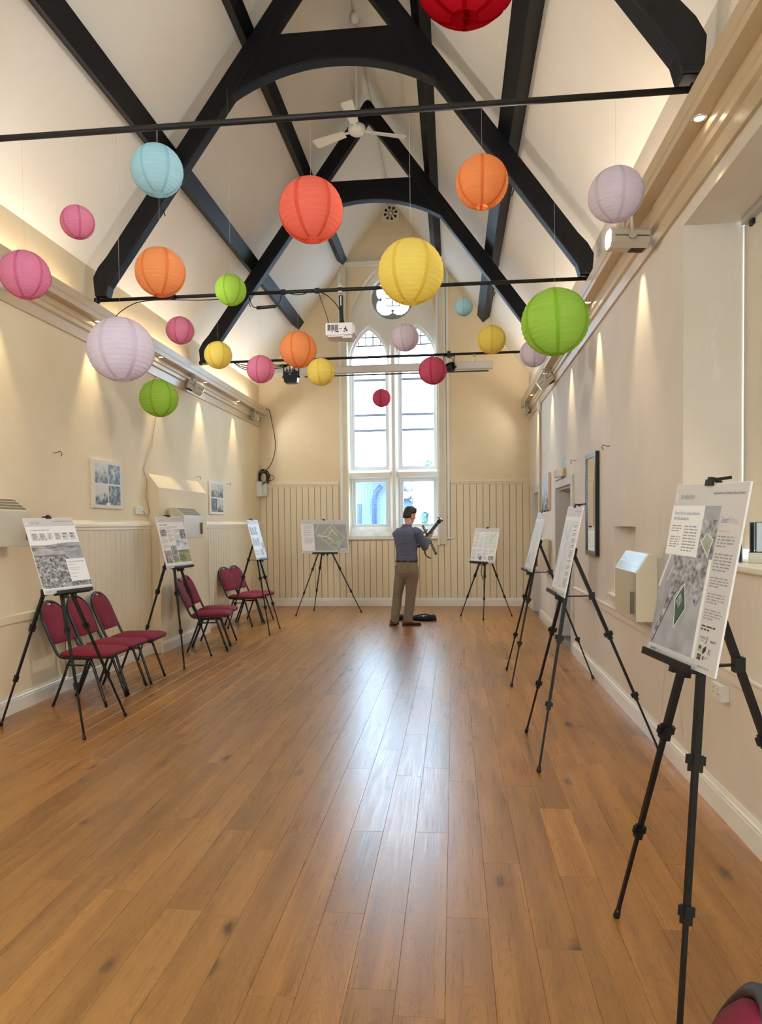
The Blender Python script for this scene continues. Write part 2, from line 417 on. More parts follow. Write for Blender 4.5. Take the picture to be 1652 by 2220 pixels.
# ------------------------------------------------------------------ walls
def holed_wall(axis, t0, t1, ar, zr, holes):
    """slab between t0,t1 across `axis`, with rectangular holes (a0,a1,z0,z1)"""
    A = sorted(set([ar[0], ar[1]]+[h[i] for h in holes for i in (0,1)])); Z = sorted(set([zr[0], zr[1]]+[h[i] for h in holes for i in (2,3)]))
    b = MB()
    for i in range(len(A)-1):
        for j in range(len(Z)-1):
            ca, cz = (A[i]+A[i+1])/2, (Z[j]+Z[j+1])/2
            if any(h[0] < ca < h[1] and h[2] < cz < h[3] for h in holes): continue
            if axis == 'X': b.box((t0, A[i], Z[j]), (t1, A[i+1], Z[j+1]))
            else: b.box((A[i], t0, Z[j]), (A[i+1], t1, Z[j+1]))
    return b
wl = struct(MB().box((XL-0.3, YF, -0.12), (XL, YB, 4.6)).build('wall_left', M_WALL), 'cream plastered side wall with panelled dado')
REC = (2.66, 4.56, 1.33, 3.34); ADDED_REC = (-1.5, 0.4, 1.33, 3.34); NICHE = (5.71, 6.46, 0.92, 1.51); D2 = (8.67, 9.92, -0.12, 2.01); D1 = (11.92, 12.68, -0.12, 2.06)  # second recess is unseen, added to bring in side daylight
wr = holed_wall('X', XR, XR+0.62, (YF, YB), (-0.12, 4.6), [REC, ADDED_REC, NICHE, D2, D1])
wr.box((XR+0.14, NICHE[0]-0.02, NICHE[2]-0.02), (XR+0.18, NICHE[1]+0.02, NICHE[3]+0.02))
wr = struct(wr.build('wall_right', M_WALLR), 'scuffed plaster side wall with window recess, niche and doorways')
ADDED_REAR = (-1.70, -0.60, 1.2, 4.0)  # unseen window opening, added and sized for fill daylight
wf = struct(holed_wall('Y', YF-0.3, YF, (XL-0.3, XR+0.62), (-0.12, 8.0), [ADDED_REAR]).build('wall_front', M_WALL), 'unseen cream end wall with an added tall window')
# gable wall with the pointed window opening
WC, WH, WSP, WRISE, WSILL = -1.125, 0.855, 5.08, 1.46, 1.29
opening = lancet(WC-WH, WC+WH, WSILL, WSP, WRISE, 14)
gw = MB().plate([(XL-0.3, -0.12), (XR+0.62, -0.12), (XR+0.62, zceil(XR+0.62)+0.25), (CX, 7.95), (XL-0.3, zceil(XL-0.3)+0.3)], [opening], XZ, YB, YB+0.45)
gw = struct(gw.build('wall_back', M_WALL), 'gable wall with tall traceried window and cream boarding')
# sloping ceiling
xa, xb = XL-0.3, XR+0.62
ce = MB().prism([(xa, zceil(xa)), (CX, zceil(CX)), (xb, zceil(xb)), (xb, zceil(xb)+0.14), (CX, zceil(CX)+0.16), (xa, zceil(xa)+0.14)], XZ, YF, YB+0.3)
ce = struct(ce.build('ceiling', M_CEIL), 'steep off-white plastered ceiling')

# tongue-and-groove boards, each a child of its wall
def tg_board(w, h, t=0.014):
    g = 0.0035; c = 0.004; a = w/2-g
    b = MB(); b.prism([(-a, 0), (a, 0), (a, t-c), (a-c, t), (-a+c, t), (-a, t-c)], lambda p, q, z: (p, -q, z), 0, h)
    me = b.mesh('board'); me.materials.append(M_BOARD); return me
BM = {}
def boards(parent, p0, p1, z0, z1, face):
    """row of vertical boards from p0 to p1 (plan points); face = rotation about z so that -y looks into the room"""
    p0, p1 = Vector(p0), Vector(p1); n = max(1, round((p1-p0).length/0.1185)); w = (p1-p0).length/n
    key = (round(w, 4), round(z1-z0, 3))
    if key not in BM: BM[key] = tg_board(w, z1-z0)
    for i in range(n):
        c = p0+(p1-p0)*((i+0.5)/n)
        o = bpy.data.objects.new('board', BM[key]); COL.objects.link(o); o.parent = parent
        o.location = Vector((c.x, c.y, z0))-parent.location; o.rotation_euler = (0, 0, face)
yb = YB-0.006
for a, b_, z1 in ((XL, -2.17, 2.29), (-2.17, -0.06, 1.24), (-0.06, XR, 2.29)):
    boards(gw, (a, yb), (b_, yb), 0.12, z1, 0)
    MB().box((a, YB-0.0062, 0.05), (b_, YB+0.001, z1)).build('board_backing', M_JOINT, gw)
CH0, CH1, CHD = 8.41, 10.10, 0.125      # projecting flue breast on the left wall
for a, b_ in ((6.45, CH0), (CH1, YB-0.02)):
    boards(wl, (XL+0.006, a), (XL+0.006, b_), 0.12, 1.51, PI/2)
    MB().box((XL-0.001, a, 0.05), (XL+0.0062, b_, 1.51)).build('board_backing', M_JOINT, wl)
fb = MB().prism([(XL, 0), (XL+CHD, 0), (XL+CHD, 2.03), (XL, 2.20)], lambda a, b, t: (a, t, b), CH0, CH1)
fb = struct(fb.build('wall_flue_breast', M_WALL), 'shallow boxed flue projection with sloping top')

# skirtings
def skirting(name, pts, inward):
    """pts plan line; inward = unit vector into the room"""
    prof = [(0, 0), (0.022, 0), (0.022, 0.105), (0.018, 0.112), (0.020, 0.122), (0.012, 0.132), (0.008, 0.150), (0, 0.150)]
    b = MB()
    for (p, q) in pts:
        p, q = Vector((*p, 0)), Vector((*q, 0)); n = Vector((*inward, 0))
        L = (q-p)
        b.prism(prof, lambda d, z, t: tuple(p+L*t+n*d+Vector((0,0,z))), 0, 1)
    return struct(b.build(name, M_WHITE))
skirting('baseboard_left', [((XL, YF), (XL, CH0-0.001)), ((XL, CH1), (XL, YB-0.02))], (1, 0))
skirting('baseboard_flue', [((XL+CHD, CH0-0.02), (XL+CHD, CH1+0.02))], (1, 0))
skirting('baseboard_back', [((XL, YB-0.018), (XR, YB-0.018))], (0, -1))
skirting('baseboard_right', [((XR, YF), (XR, 8.54)), ((XR, 10.06), (XR, 11.84)), ((XR, 12.78), (XR, YB-0.02))], (-1, 0))
# dado rails
def rail(name, p, q, inward, z, prof, m=None):
    p, q = Vector((*p, 0)), Vector((*q, 0)); n = Vector((*inward, 0)); L = q-p
    b = MB().prism([(d, z+h) for d, h in prof], lambda d, zz, t: tuple(p+L*t+n*d+Vector((0,0,zz))), 0, 1)
    return struct(b.build(name, m or M_TRIM))
P_DADO = [(0, 0), (0.018, 0), (0.022, 0.02), (0.03, 0.026), (0.03, 0.05), (0.042, 0.058), (0.042, 0.082), (0.03, 0.09), (0, 0.125)]
rail('trim_1', (XL, 6.45), (XL, CH0), (1, 0), 1.50, P_DADO)
rail('trim_2', (XL, CH1), (XL, YB-0.01), (1, 0), 1.50, P_DADO)
P_BACK = [(0, 0), (0.022, 0), (0.026, 0.015), (0.034, 0.02), (0.034, 0.04), (0.046, 0.047), (0.046, 0.062), (0, 0.085)]
rail('trim_3', (XL, YB), (-2.18, YB), (0, -1), 2.28, P_BACK)
rail('trim_4', (-0.05, YB), (XR, YB), (0, -1), 2.28, P_BACK)
P_LOW = [(0, 0), (0.012, 0), (0.016, 0.012), (0.016, 0.055), (0.022, 0.062), (0.022, 0.074), (0.010, 0.082), (0, 0.082)]
rail('trim_5', (XR, YF), (XR, 8.50), (-1, 0), 0.72, P_LOW, M_WALLR)
rail('trim_6', (XL, YF), (XL, 6.35), (1, 0), 0.755, [(0, 0), (0.02, 0), (0.02, 0.062), (0.012, 0.07), (0, 0.07)], M_WALL)

M_CORN = mat('tan_cornice', (206, 184, 150), rough=0.35, var=0.05, scale=3)  # one even tan, darker than the cream trim
# cornice boxes with the recessed lamps
P_COR = [(0, 3.43), (0.022, 3.43), (0.022, 3.53), (0.045, 3.545), (0.045, 3.585), (0.060, 3.60), (0.060, 3.655), (0.15, 3.655), (0.15, 3.700), (0.147, 3.702), (0.147, 3.706),
         (0.15, 3.708), (0.15, 3.713), (0.147, 3.715), (0.147, 3.719), (0.15, 3.721), (0.15, 3.805), (0.135, 3.805), (0.135, 3.69), (0, 3.69)]
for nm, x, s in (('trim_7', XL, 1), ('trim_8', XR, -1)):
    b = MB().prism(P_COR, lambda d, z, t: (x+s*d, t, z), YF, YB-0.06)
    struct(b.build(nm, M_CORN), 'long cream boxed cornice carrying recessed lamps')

# ------------------------------------------------------------------ cove uplighting above both cornices
def lamp_light(name, kind, loc, rot, energy, col, parent=None, **k):
    d = bpy.data.lights.new(name, kind); d.energy = energy; d.color = col
    for a, v in k.items(): setattr(d, a, v)
    o = bpy.data.objects.new(name, d); COL.objects.link(o); o.location = loc; o.rotation_euler = rot
    if parent is not None: o.parent = parent
    return o
for s, x in ((1, XL+0.075), (-1, XR-0.075)):
    for i, y in enumerate((-0.6, 2.4, 5.5, 8.5, 11.6)):
        lamp_light('cove_uplight', 'AREA', (x, y, 3.715), (0, PI+s*0.7, 0), UPLIGHT_W*(1.9 if i == 4 else 1.0), (1.0, 0.91, 0.77), shape='RECTANGLE', size=0.10, size_y=2.3)
# sky portals in the seen and the added window openings guide the daylight
def portal(loc, rot, w, h):
    o = lamp_light('window_portal', 'AREA', loc, rot, 1.0, (1, 1, 1), shape='RECTANGLE', size=w, size_y=h); o.data.cycles.is_portal = True
portal((WC, YB+0.60, 3.9), (-PI/2, 0, 0), 1.8, 5.4)
portal((XR+0.66, (REC[0]+REC[1])/2, 2.33), (PI/2, 0, PI/2), 1.9, 2.05)
portal((-1.15, YF-0.35, 2.6), (PI/2, 0, 0), 1.1, 2.8)
portal((XR+0.66, -0.55, 2.33), (PI/2, 0, PI/2), 1.9, 2.05)
# ------------------------------------------------------------------ roof timbers
def truss(y, label):
    t = empty('roof_truss', (CX, y, 3.87)); tag(t, label, 'roof truss', 'arched trusses')
    y0, y1 = y-0.07, y+0.07
    for s in (-1, 1):
        pl = [(2.44, 3.87), (2.455, 4.06), (2.40, 4.16), (2.31, 4.26), (0.10, 7.265), (0.05, 7.345), (0.0, 7.38), (0.0, 7.10), (2.30, 3.975), (2.33, 3.87)]
        MB().prism([(CX+s*a, b) for a, b in pl], XZ, y0, y1).build('rafter', M_TIMBER, t, bevel=0.012)
    R = 1.93; a = math.asin(1.0/R)
    ar = [(R*math.sin(-a+2*a*k/20), 6.03-R+R*math.cos(-a+2*a*k/20)) for k in range(21)]
    poly = [(-1.06, 5.78)]+ar+[(1.06, 5.78), (0.62, 6.30), (-0.62, 6.30)]
    MB().prism([(CX+p, q) for p, q in poly], XZ, y0+0.003, y1-0.003).build('collar', M_TIMBER, t, bevel=0.01)
    for s in (-1, 1):     # small iron eye bolt under each rafter
        MB().tube([(CX+s*1.72, y-0.04, 4.70), (CX+s*1.70, y-0.04, 4.64)], 0.006, 6).build('eye_bolt', M_IRON, t)
    return t
truss(TRUSS_Y[0], 'nearest black arched roof truss, its foot on the cornice above the window recess')
truss(TRUSS_Y[1], 'big black arched roof truss in front of the ceiling fan')
truss(TRUSS_Y[2], 'far black arched roof truss between the ceiling fan and the gable window')
NX = Vector((0.797, 0, 0.604))
for s, dx, w, dp, lab in ((-1, 1.75, 0.175, 0.155, 'lower black purlin beam on the side of the stacked chairs'), (-1, 0.91, 0.13, 0.135, 'upper black purlin beam on the side of the stacked chairs'),
                       (1, 0.91, 0.13, 0.135, 'upper black purlin beam on the side of the doorways'), (1, 1.75, 0.175, 0.155, 'lower black purlin beam on the side of the doorways')):
    c = Vector((dx, 0, 7.62-1.32*dx)); al = Vector((0.604, 0, -0.797)); n = Vector((-0.797, 0, -0.604))
    q = [c-al*w/2-n*0.03, c+al*w/2-n*0.03, c+al*w/2+n*dp, c-al*w/2+n*dp]
    pb = MB().prism([(CX+s*v.x, v.z) for v in q], XZ, YF, 13.08).build('purlin', M_TIMBER, bevel=0.008)
    tag(pb, lab, 'beam', 'purlins')
for y, z, lab in ((4.0, 3.825, 'nearest black iron tie rod, crossing the picture above the pale blue lantern'), (7.0, 3.85, 'middle black iron tie rod carrying the projector'), (10.0, 3.885, 'far black iron tie rod in front of the gable window')):
    t = empty('tie_rod', (CX, y, z)); tag(t, lab, 'tie rod', 'iron tie rods')
    MB().tube([(XL+0.10, y, z), (XR-0.10, y, z)], 0.0175, 10).build('rod', M_IRON, t)
    for x in (XL+0.12, XR-0.12):
        MB().tube([(x-0.02, y, z), (x+0.02, y, z)], 0.032, 6).build('end_nut', M_IRON, t)

# ------------------------------------------------------------------ gable window
w1 = empty('window_1', (WC, YB+0.2, WSILL)); struct(w1, 'tall gothic two-light window with a quatrefoil')
M_WIRE = mat('galvanised_wire', (120, 132, 150), rough=0.6)
LL = (WC-0.805, WC-0.115); LR = (WC+0.115, WC+0.805)
def light_out(x0, x1, g): return lancet(x0-g, x1+g, 2.60-g, 4.62, 0.655+g*1.3, 10)
circ = lambda r, n=40: [(WC+r*math.cos(2*PI*k/n), 5.855+r*math.sin(2*PI*k/n)) for k in range(n)]
outer = lancet(WC-WH-0.05, WC+WH+0.05, 1.30, WSP, WRISE+0.07, 16)
def lowr(x0, x1, g): return [(x0-g, 1.495-g), (x1+g, 1.495-g), (x1+g, 2.42+g), (x0-g, 2.42+g)]
MB().plate(outer, [light_out(*LL, 0.045), light_out(*LR, 0.045), circ(0.42), lowr(*LL, 0.03), lowr(*LR, 0.03)], XZ, YB+0.16, YB+0.23).build('stone_facing', M_STONE, w1)
def quatrefoil(R=0.395, r=0.185, o=0.185, n=9):
    pts = []
    for k in range(4):
        a = PI/4+k*PI/2; cx, cz = WC+o*math.cos(a), 5.855+o*math.sin(a)
        pts += [(cx+r*math.cos(a-1.9+3.8*i/n), cz+r*math.sin(a-1.9+3.8*i/n)) for i in range(n+1)]
    return pts
MB().plate(outer, [light_out(*LL, 0.0), light_out(*LR, 0.0), circ(0.40), lowr(*LL, 0), lowr(*LR, 0)], XZ, YB+0.23, YB+0.33).build('stone_tracery', M_STONE, w1)
MB().plate(circ(0.43), [quatrefoil()], XZ, YB+0.245, YB+0.31).build('quatrefoil', M_TRACERY, w1)
# chamfered mullion and transom faces
MB().prism([(-0.085, 0.17), (-0.03, 0.10), (0.03, 0.10), (0.085, 0.17)], lambda a, b, t: (WC+a, YB+b, t), 1.40, 4.95).build('mullion', M_STONE, w1)
for (a, b_) in ((LL[0]-0.05, LL[1]+0.05), (LR[0]-0.05, LR[1]+0.05)):
    MB().prism([(0.17, 2.43), (0.11, 2.46), (0.11, 2.54), (0.17, 2.585)], lambda p, q, t: (t, YB+p, q), a, b_).build('transom', M_STONE, w1)
MB().prism([(0.18, 1.50), (0.0, 1.325), (0.0, 1.28), (0.18, 1.28)], lambda p, q, t: (t, YB+p, q), WC-WH, WC+WH).build('sloping_sill', M_SILL, w1)
MB().box((WC-WH-0.06, YB-0.045, 1.265), (WC+WH+0.28, YB+0.02, 1.295)).build('sill_board', M_WHITE, w1, bevel=0.006)
yg = YB+0.29
def glazing(o, name='pane'):
    return MB().prism(o, XZ, yg-0.002, yg+0.002).build(name, M_GLASS, w1)
for L in (LL, LR):
    a, b_ = L
    glazing(light_out(a, b_, 0.01)); glazing(lowr(a, b_, 0.0))
    # upper light: painted frame members and saddle bars
    fr = MB()
    fr.box((a, yg-0.04, 2.60), (a+0.045, yg+0.02, 4.58)); fr.box((b_-0.045, yg-0.04, 2.60), (b_, yg+0.02, 4.58)); fr.box((a+0.045, yg-0.04, 2.60), (b_-0.045, yg+0.02, 2.66))
    fr.build('casement_frame', M_FRAME, w1)
    for z in (4.325, 3.655, 3.36): MB().box((a+0.04, yg-0.03, z-0.022), (b_-0.04, yg+0.01, z+0.022)).build('saddle_bar', M_BARS, w1)
    xs = [a+(b_-a)*k/5 for k in (1, 2, 3, 4)]
    MB().box((a+0.01, yg-0.015, 4.970), (b_-0.01, yg+0.005, 4.990)).build('lead_came', M_LEAD, w1)
    for x in xs:
        h = 5.11 if x in (xs[0], xs[3]) else 5.215
        MB().box((x-0.009, yg-0.015, 4.98), (x+0.009, yg+0.005, h)).build('lead_came', M_LEAD, w1)
    MB().box((xs[0], yg-0.015, 5.132), (xs[3], yg+0.005, 5.150)).build('lead_came', M_LEAD, w1)
    # lower light: inner sash
    f2 = MB()
    for (x0, z0, x1, z1) in ((a, 1.495, a+0.055, 2.42), (b_-0.055, 1.495, b_, 2.42), (a+0.055, 1.495, b_-0.055, 1.555), (a+0.055, 2.365, b_-0.055, 2.42)):
        f2.box((x0, yg-0.06, z0), (x1, yg+0.03, z1))
    f2.build('sash_frame', M_FRAME, w1, bevel=0.008)
    f3 = MB()
    for (x0, z0, x1, z1) in ((a-0.025, 1.47, a+0.008, 2.445), (b_-0.008, 1.47, b_+0.025, 2.445), (a+0.008, 1.47, b_-0.008, 1.50), (a+0.008, 2.415, b_-0.008, 2.445)):
        f3.box((x0, yg-0.085, z0), (x1, yg-0.03, z1))
    f3.build('outer_frame', M_FRAME, w1, bevel=0.006)
    # wire guard outside the lower light and part of the upper one
    g = MB(); yw = YB+0.47
    k = 0
    while a+0.02+k*0.058 < b_: x = a+0.02+k*0.058; g.box((x-0.0022, yw-0.002, 1.45), (x+0.0022, yw+0.002, 3.0)); k += 1
    k = 0
    while 1.47+k*0.058 < 3.0: z = 1.47+k*0.058; g.box((a, yw-0.002, z-0.0022), (b_, yw+0.002, z+0.0022)); k += 1
    wg = g.build('wire_guard', M_WIRE, w1); wg['kind'] = 'stuff'
glazing(circ(0.42), 'quatrefoil_pane')
lc = MB(); c5 = 5.855
for x in (-0.12, 0.0, 0.12): lc.box((WC+x-0.008, yg-0.015, c5-0.13), (WC+x+0.008, yg+0.005, c5+0.13))
for z in (-0.13, 0.02, 0.13): lc.box((WC-0.13, yg-0.014, c5+z-0.008), (WC+0.13, yg+0.004, c5+z+0.008))
for sx in (-1, 1):
    for sz in (-1, 1): lc.bar((WC+sx*0.12, yg-0.005, c5+sz*0.13), (WC+sx*0.25, yg-0.005, c5+sz*0.26), 0.010)
lc.build('quatrefoil_leading', M_LEAD, w1)
for x in (-2.115, -0.092): MB().box((x-0.02, YB-0.035, 1.27), (x+0.02, YB-0.001, 6.38)).build('edge_strip', M_FRAME, w1)

# vertical blinds drawn to both sides of the window
vb = empty('vertical_blind', (WC, YB-0.06, 1.17)); tag(vb, 'vertical blind drawn open at both sides of the tall gable window', 'blind')
M_VANE = mat('cream_blind_fabric', (240, 232, 214), rough=0.7, var=0.06)
MB().box((-2.20, YB-0.10, 6.385), (-0.03, YB-0.01, 6.44)).box((-2.215, YB-0.11, 6.44), (-0.015, YB-0.005, 6.455)).build('head_rail', M_WHITE, vb)
for x0, x1, zb in ((-2.09, -1.985, 1.175), (-0.255, -0.135, 1.165)):
    n = 6
    for k in range(n):
        x = x0+(x1-x0)*(k+0.5)/n
        M = Matrix.Rotation(0.45 if x0 > -1 else -0.45, 3, 'Z')
        MB().obox((x, YB-0.055, (zb+6.385)/2), ((x1-x0)/n*1.25, 0.0025, 6.385-zb), M).build('vane', M_VANE, vb)
MB().box((-0.30, YB-0.075, 1.15), (-0.262, YB-0.02, 6.385)).build('wand_cover', M_FRAME, vb, bevel=0.006)

# ------------------------------------------------------------------ what stands outside the gable window
M_OUTWALL = mat('pale_blue_grey_render', (104, 122, 146), rough=0.9, var=0.15, scale=2)
M_OUTROOF = mat('weathered_red_tile', (140, 98, 96), rough=0.9, var=0.3, scale=5)
M_SLATE = mat('blue_slate', (56, 76, 110), rough=0.8, var=0.2)
M_PIPE = mat('blue_black_downpipe', (36, 52, 86), rough=0.5)
gr = MB().box((-16, YB+0.5, -0.4), (14, YB+40, -0.3)).build('ground', mat('pale_gravel', (110, 112, 112), rough=1, var=0.3)); struct(gr)
hs = empty('neighbour_house', (-3.6, 21.0, -0.3)); tag(hs, 'pale blue-grey neighbouring house seen through the lower left window light', 'building')
MB().prism([(-9.0, -0.3), (-1.85, -0.3), (-1.85, 2.75), (-3.2, 3.25), (-9.0, 3.25)], XZ, 20.0, 24.0).build('wall', M_OUTWALL, hs)
MB().prism([(-1.50, 2.62), (-1.50, 2.72), (-3.3, 3.42), (-3.3, 3.30)], XZ, 19.7, 24.2).build('eaves', M_SLATE, hs)
MB().box((-4.4, 20.4, 3.2), (-3.05, 21.2, 5.6)).build('chimney', mat('grey_brick', (84, 98, 124), rough=0.9, var=0.2, scale=9), hs)
MB().tube([(-2.0, 19.85, 2.62), (-2.15, 19.85, 2.45), (-2.2, 19.85, 2.2), (-2.2, 19.85, -0.3)], 0.07, 8).build('downpipe', M_PIPE, hs)
for x, z in ((-3.9, 1.9), (-2.9, 1.85)):
    f = MB().box((x-0.32, 19.96, z-0.28), (x+0.32, 20.05, z+0.28)).build('window', M_SLATE, hs)
    MB().box((x-0.27, 19.94, z-0.23), (x+0.27, 19.965, z+0.23)).build('pane', mat('dark_house_pane', (60, 80, 112), rough=0.2), f)
MB().box((-4.2, 19.93, -0.3), (-2.5, 20.0, 1.15)).build('brick_base', mat('pink_red_brick', (130, 104, 104), rough=0.9, var=0.35, scale=14), hs)
rf = empty('red_roofed_house', (-0.5, 27.5, -0.3)); tag(rf, 'red tiled house roof beyond the lower window lights', 'building')
MB().box((-5.0, 27.0, -0.3), (4.0, 31.0, 2.6)).build('wall', M_OUTWALL, rf)
MB().prism([(26.7, 2.5), (29.0, 4.1), (31.3, 2.5)], YZ, -5.3, 4.3).build('roof', M_OUTROOF, rf)
fe = empty('garden_fence', (-0.4, 18.4, -0.3)); tag(fe, 'blue-grey board fence seen through the lower right window light', 'fence')
for k in range(20):
    x = -1.55+k*0.145
    MB().box((x, 18.4, -0.3), (x+0.138, 18.42, 1.42)).build('fence_board', M_SLATE, fe)
MB().box((-1.55, 18.34, 1.42), (1.35, 18.46, 1.50)).build('fence_cap', mat('white_capping', (150, 152, 156), rough=0.8), fe)
def leaf_crown(name, c, r, n, m, parent, seed):
    rr = random.Random(seed); b = MB()
    for _ in range(n):
        while True:
            p = Vector((rr.uniform(-1, 1), rr.uniform(-1, 1), rr.uniform(-1, 1)))
            if p.length < 1: break
        p = Vector((p.x*r[0], p.y*r[1], p.z*r[2]))+Vector(c)
        a = Vector((rr.uniform(-1, 1), rr.uniform(-1, 1), rr.uniform(-1, 1))).normalized()*rr.uniform(0.06, 0.12)
        d = a.cross(Vector((rr.uniform(-1, 1), rr.uniform(-1, 1), rr.uniform(-1, 1)))).normalized()*0.05
        b.add([p-a, p+d, p+a, p-d], [(0, 1, 2, 3)])
    o = b.build(name, m, parent); o['kind'] = 'stuff'; return o
tr = empty('garden_tree', (-0.35, 22.0, -0.3)); tag(tr, 'pale green bushy tree seen through the lower right window light', 'tree')
MB().tube([(-0.35, 22, -0.3), (-0.3, 22, 1.2), (-0.4, 22, 2.6)], [0.09, 0.07, 0.03], 7).build('trunk', M_SLATE, tr)
leaf_crown('foliage', (-0.3, 22.0, 2.3), (1.1, 0.8, 1.3), 900, mat('pale_green_leaf', (84, 116, 96), rough=0.8, var=0.3), tr, 3)

# ------------------------------------------------------------------ right-hand window recess
w2 = empty('window_2', (XR+0.4, 3.6, 1.33)); struct(w2, 'deep side window recess with a closed fabric blind')
MB().box((XR-0.03, REC[0]-0.05, 1.300), (XR+0.60, REC[1]+0.03, 1.335)).build('sill', M_WHITE, w2, bevel=0.008)
f = MB()
for y in (REC[0], REC[0]+0.9, REC[1]-0.055): f.box((XR+0.50, y, 1.33), (XR+0.56, y+0.055, 3.34))
for z in (1.335, 2.6, 3.285): f.box((XR+0.50, REC[0], z), (XR+0.56, REC[1], z+0.055))
f.build('window_frame', M_FRAME, w2)
MB().box((XR+0.528, REC[0], 1.335), (XR+0.532, REC[1], 3.34)).build('pane', M_GLASS, w2)
bl = empty('roller_blind', (XR+0.36, 3.55, 1.40)); tag(bl, 'grey-cream fabric blind filling the side window recess', 'blind')
def fabric():
    m = bpy.data.materials.new('blind_fabric'); m.use_nodes = True; nt = m.node_tree; b = nt.nodes['Principled BSDF']
    tc = nd(nt, 'ShaderNodeTexCoord'); w = nd(nt, 'ShaderNodeTexWave'); w.inputs['Scale'].default_value = 60; nt.links.new(tc.outputs['Object'], w.inputs[0])
    r = nd(nt, 'ShaderNodeValToRGB'); r.color_ramp.elements[0].color = lin((205, 194, 176)); r.color_ramp.elements[1].color = lin((214, 204, 187))
    nt.links.new(w.outputs[0], r.inputs[0]); nt.links.new(r.outputs[0], b.inputs['Base Color']); b.inputs['Roughness'].default_value = 0.8
    return m
M_FAB = fabric()
for k in range(6):
    y = 4.552-0.30*k
    M = Matrix.Rotation(0.012, 3, 'Z')
    MB().obox((XR+0.355, y-0.15, 2.345), (0.006, 0.304, 1.94), M).build('fabric_panel', M_FAB, bl)
MB().box((XR+0.31, REC[0]+0.02, 3.30), (XR+0.40, 4.50, 3.338)).build('track', mat('aluminium_track', (190, 186, 178), rough=0.4, metal=0.3), bl)
for k in range(6): MB().box((XR+0.335, 4.45-0.3*k, 3.27), (XR+0.375, 4.40-0.3*k, 3.30)).build('glider', M_BLACK, bl)

# ------------------------------------------------------------------ doorways in the right wall
M_DOORJ = mat('grey_white_door_paint', (206, 200, 194), rough=0.45, var=0.06)
M_DOORP = mat('taupe_door_paint', (160, 146, 132), rough=0.5, var=0.08)
def doorway(name, h, leaf_x, label, open_leaf):
    t = empty(name, (XR, (h[0]+h[1])/2, 0)); struct(t, label)
    a = MB()
    for y0, y1 in ((h[0]-0.13, h[0]+0.005), (h[1]-0.005, h[1]+0.13)):
        a.box((XR-0.024, y0, 0), (XR+0.02, y1, h[3]+0.10))
    a.box((XR-0.024, h[0]+0.005, h[3]-0.005), (XR+0.02, h[1]-0.005, h[3]+0.10)); a.build('architrave', M_DOORJ, t, bevel=0.006)
    j = MB()
    j.box((XR+0.02, h[0], 0), (XR+0.30, h[0]+0.03, h[3])); j.box((XR+0.02, h[1]-0.03, 0), (XR+0.30, h[1], h[3])); j.box((XR+0.02, h[0]+0.03, h[3]-0.03), (XR+0.30, h[1]-0.03, h[3]))
    j.build('door_lining', M_DOORJ, t)
    lf = MB().box((leaf_x, h[0]+0.03, 0.012), (leaf_x+0.045, h[1]-0.03, h[3]-0.032)).build('door_leaf', M_DOORP if open_leaf else M_DOORJ, t)
    yy = [h[0]+0.12, (h[0]+h[1])/2-0.05, (h[0]+h[1])/2+0.05, h[1]-0.12]
    for i in (0, 2):
        for z0, z1 in ((0.22, 0.95), (1.10, h[3]-0.18)):
            MB().box((leaf_x-0.012, yy[i], z0), (leaf_x+0.001, yy[i+1], z1)).build('door_panel', M_DOORP if open_leaf else M_DOORJ, lf, bevel=0.008)
    MB().tube([(leaf_x-0.05, h[0]+0.10, 1.02), (leaf_x-0.05, h[0]+0.20, 1.02)], 0.009, 8).tube([(leaf_x, h[0]+0.10, 1.02), (leaf_x-0.05, h[0]+0.10, 1.02)], 0.009, 8).build('door_handle', mat('dark_door_handle', (52, 46, 44), rough=0.4), lf)
    if open_leaf:
        MB().box((XR+0.16, h[0]+0.032, 0.3), (XR+0.19, h[0]+0.06, 1.9)).build('hinge_strip', M_BLACK, t)
    MB().box((XR-0.02, h[0], -0.002), (leaf_x+0.05, h[1], 0.006)).build('threshold', mat('grey_threshold', (118, 108, 100), rough=0.6), t)
    return t
doorway('door_1', D1, XR+0.06, 'pale door in the far corner beside the gable wall', False)
doorway('door_2', D2, XR+0.22, 'recessed taupe door under the emergency lamp', True)
# ------------------------------------------------------------------ paper lanterns
def paper(name, c, seam=False):
    m = bpy.data.materials.new(name); m.use_nodes = True; nt = m.node_tree
    b = nt.nodes['Principled BSDF']; nt.nodes.remove(b); out = nt.nodes['Material Output']
    tc = nd(nt, 'ShaderNodeTexCoord'); no = nd(nt, 'ShaderNodeTexNoise'); no.inputs['Scale'].default_value = 3.5; no.inputs['Detail'].default_value = 4
    nt.links.new(tc.outputs['Object'], no.inputs['Vector'])
    l = lin(c); k = 0.86 if seam else 1.0
    if seam: l = [v**1.35 for v in l[:3]]+[1]
    mx = nd(nt, 'ShaderNodeMix', data_type='RGBA'); mx.inputs[6].default_value = [v*0.93*k for v in l[:3]]+[1]; mx.inputs[7].default_value = [min(1, v*1.06*k) for v in l[:3]]+[1]
    nt.links.new(no.outputs[0], mx.inputs[0])
    d = nd(nt, 'ShaderNodeBsdfDiffuse'); t = nd(nt, 'ShaderNodeBsdfTranslucent'); s = nd(nt, 'ShaderNodeMixShader'); s.inputs[0].default_value = 0.30 if seam else 0.42
    nt.links.new(mx.outputs[2], d.inputs[0]); nt.links.new(mx.outputs[2], t.inputs[0])
    nt.links.new(d.outputs[0], s.inputs[1]); nt.links.new(t.outputs[0], s.inputs[2]); nt.links.new(s.outputs[0], out.inputs[0])
    return m
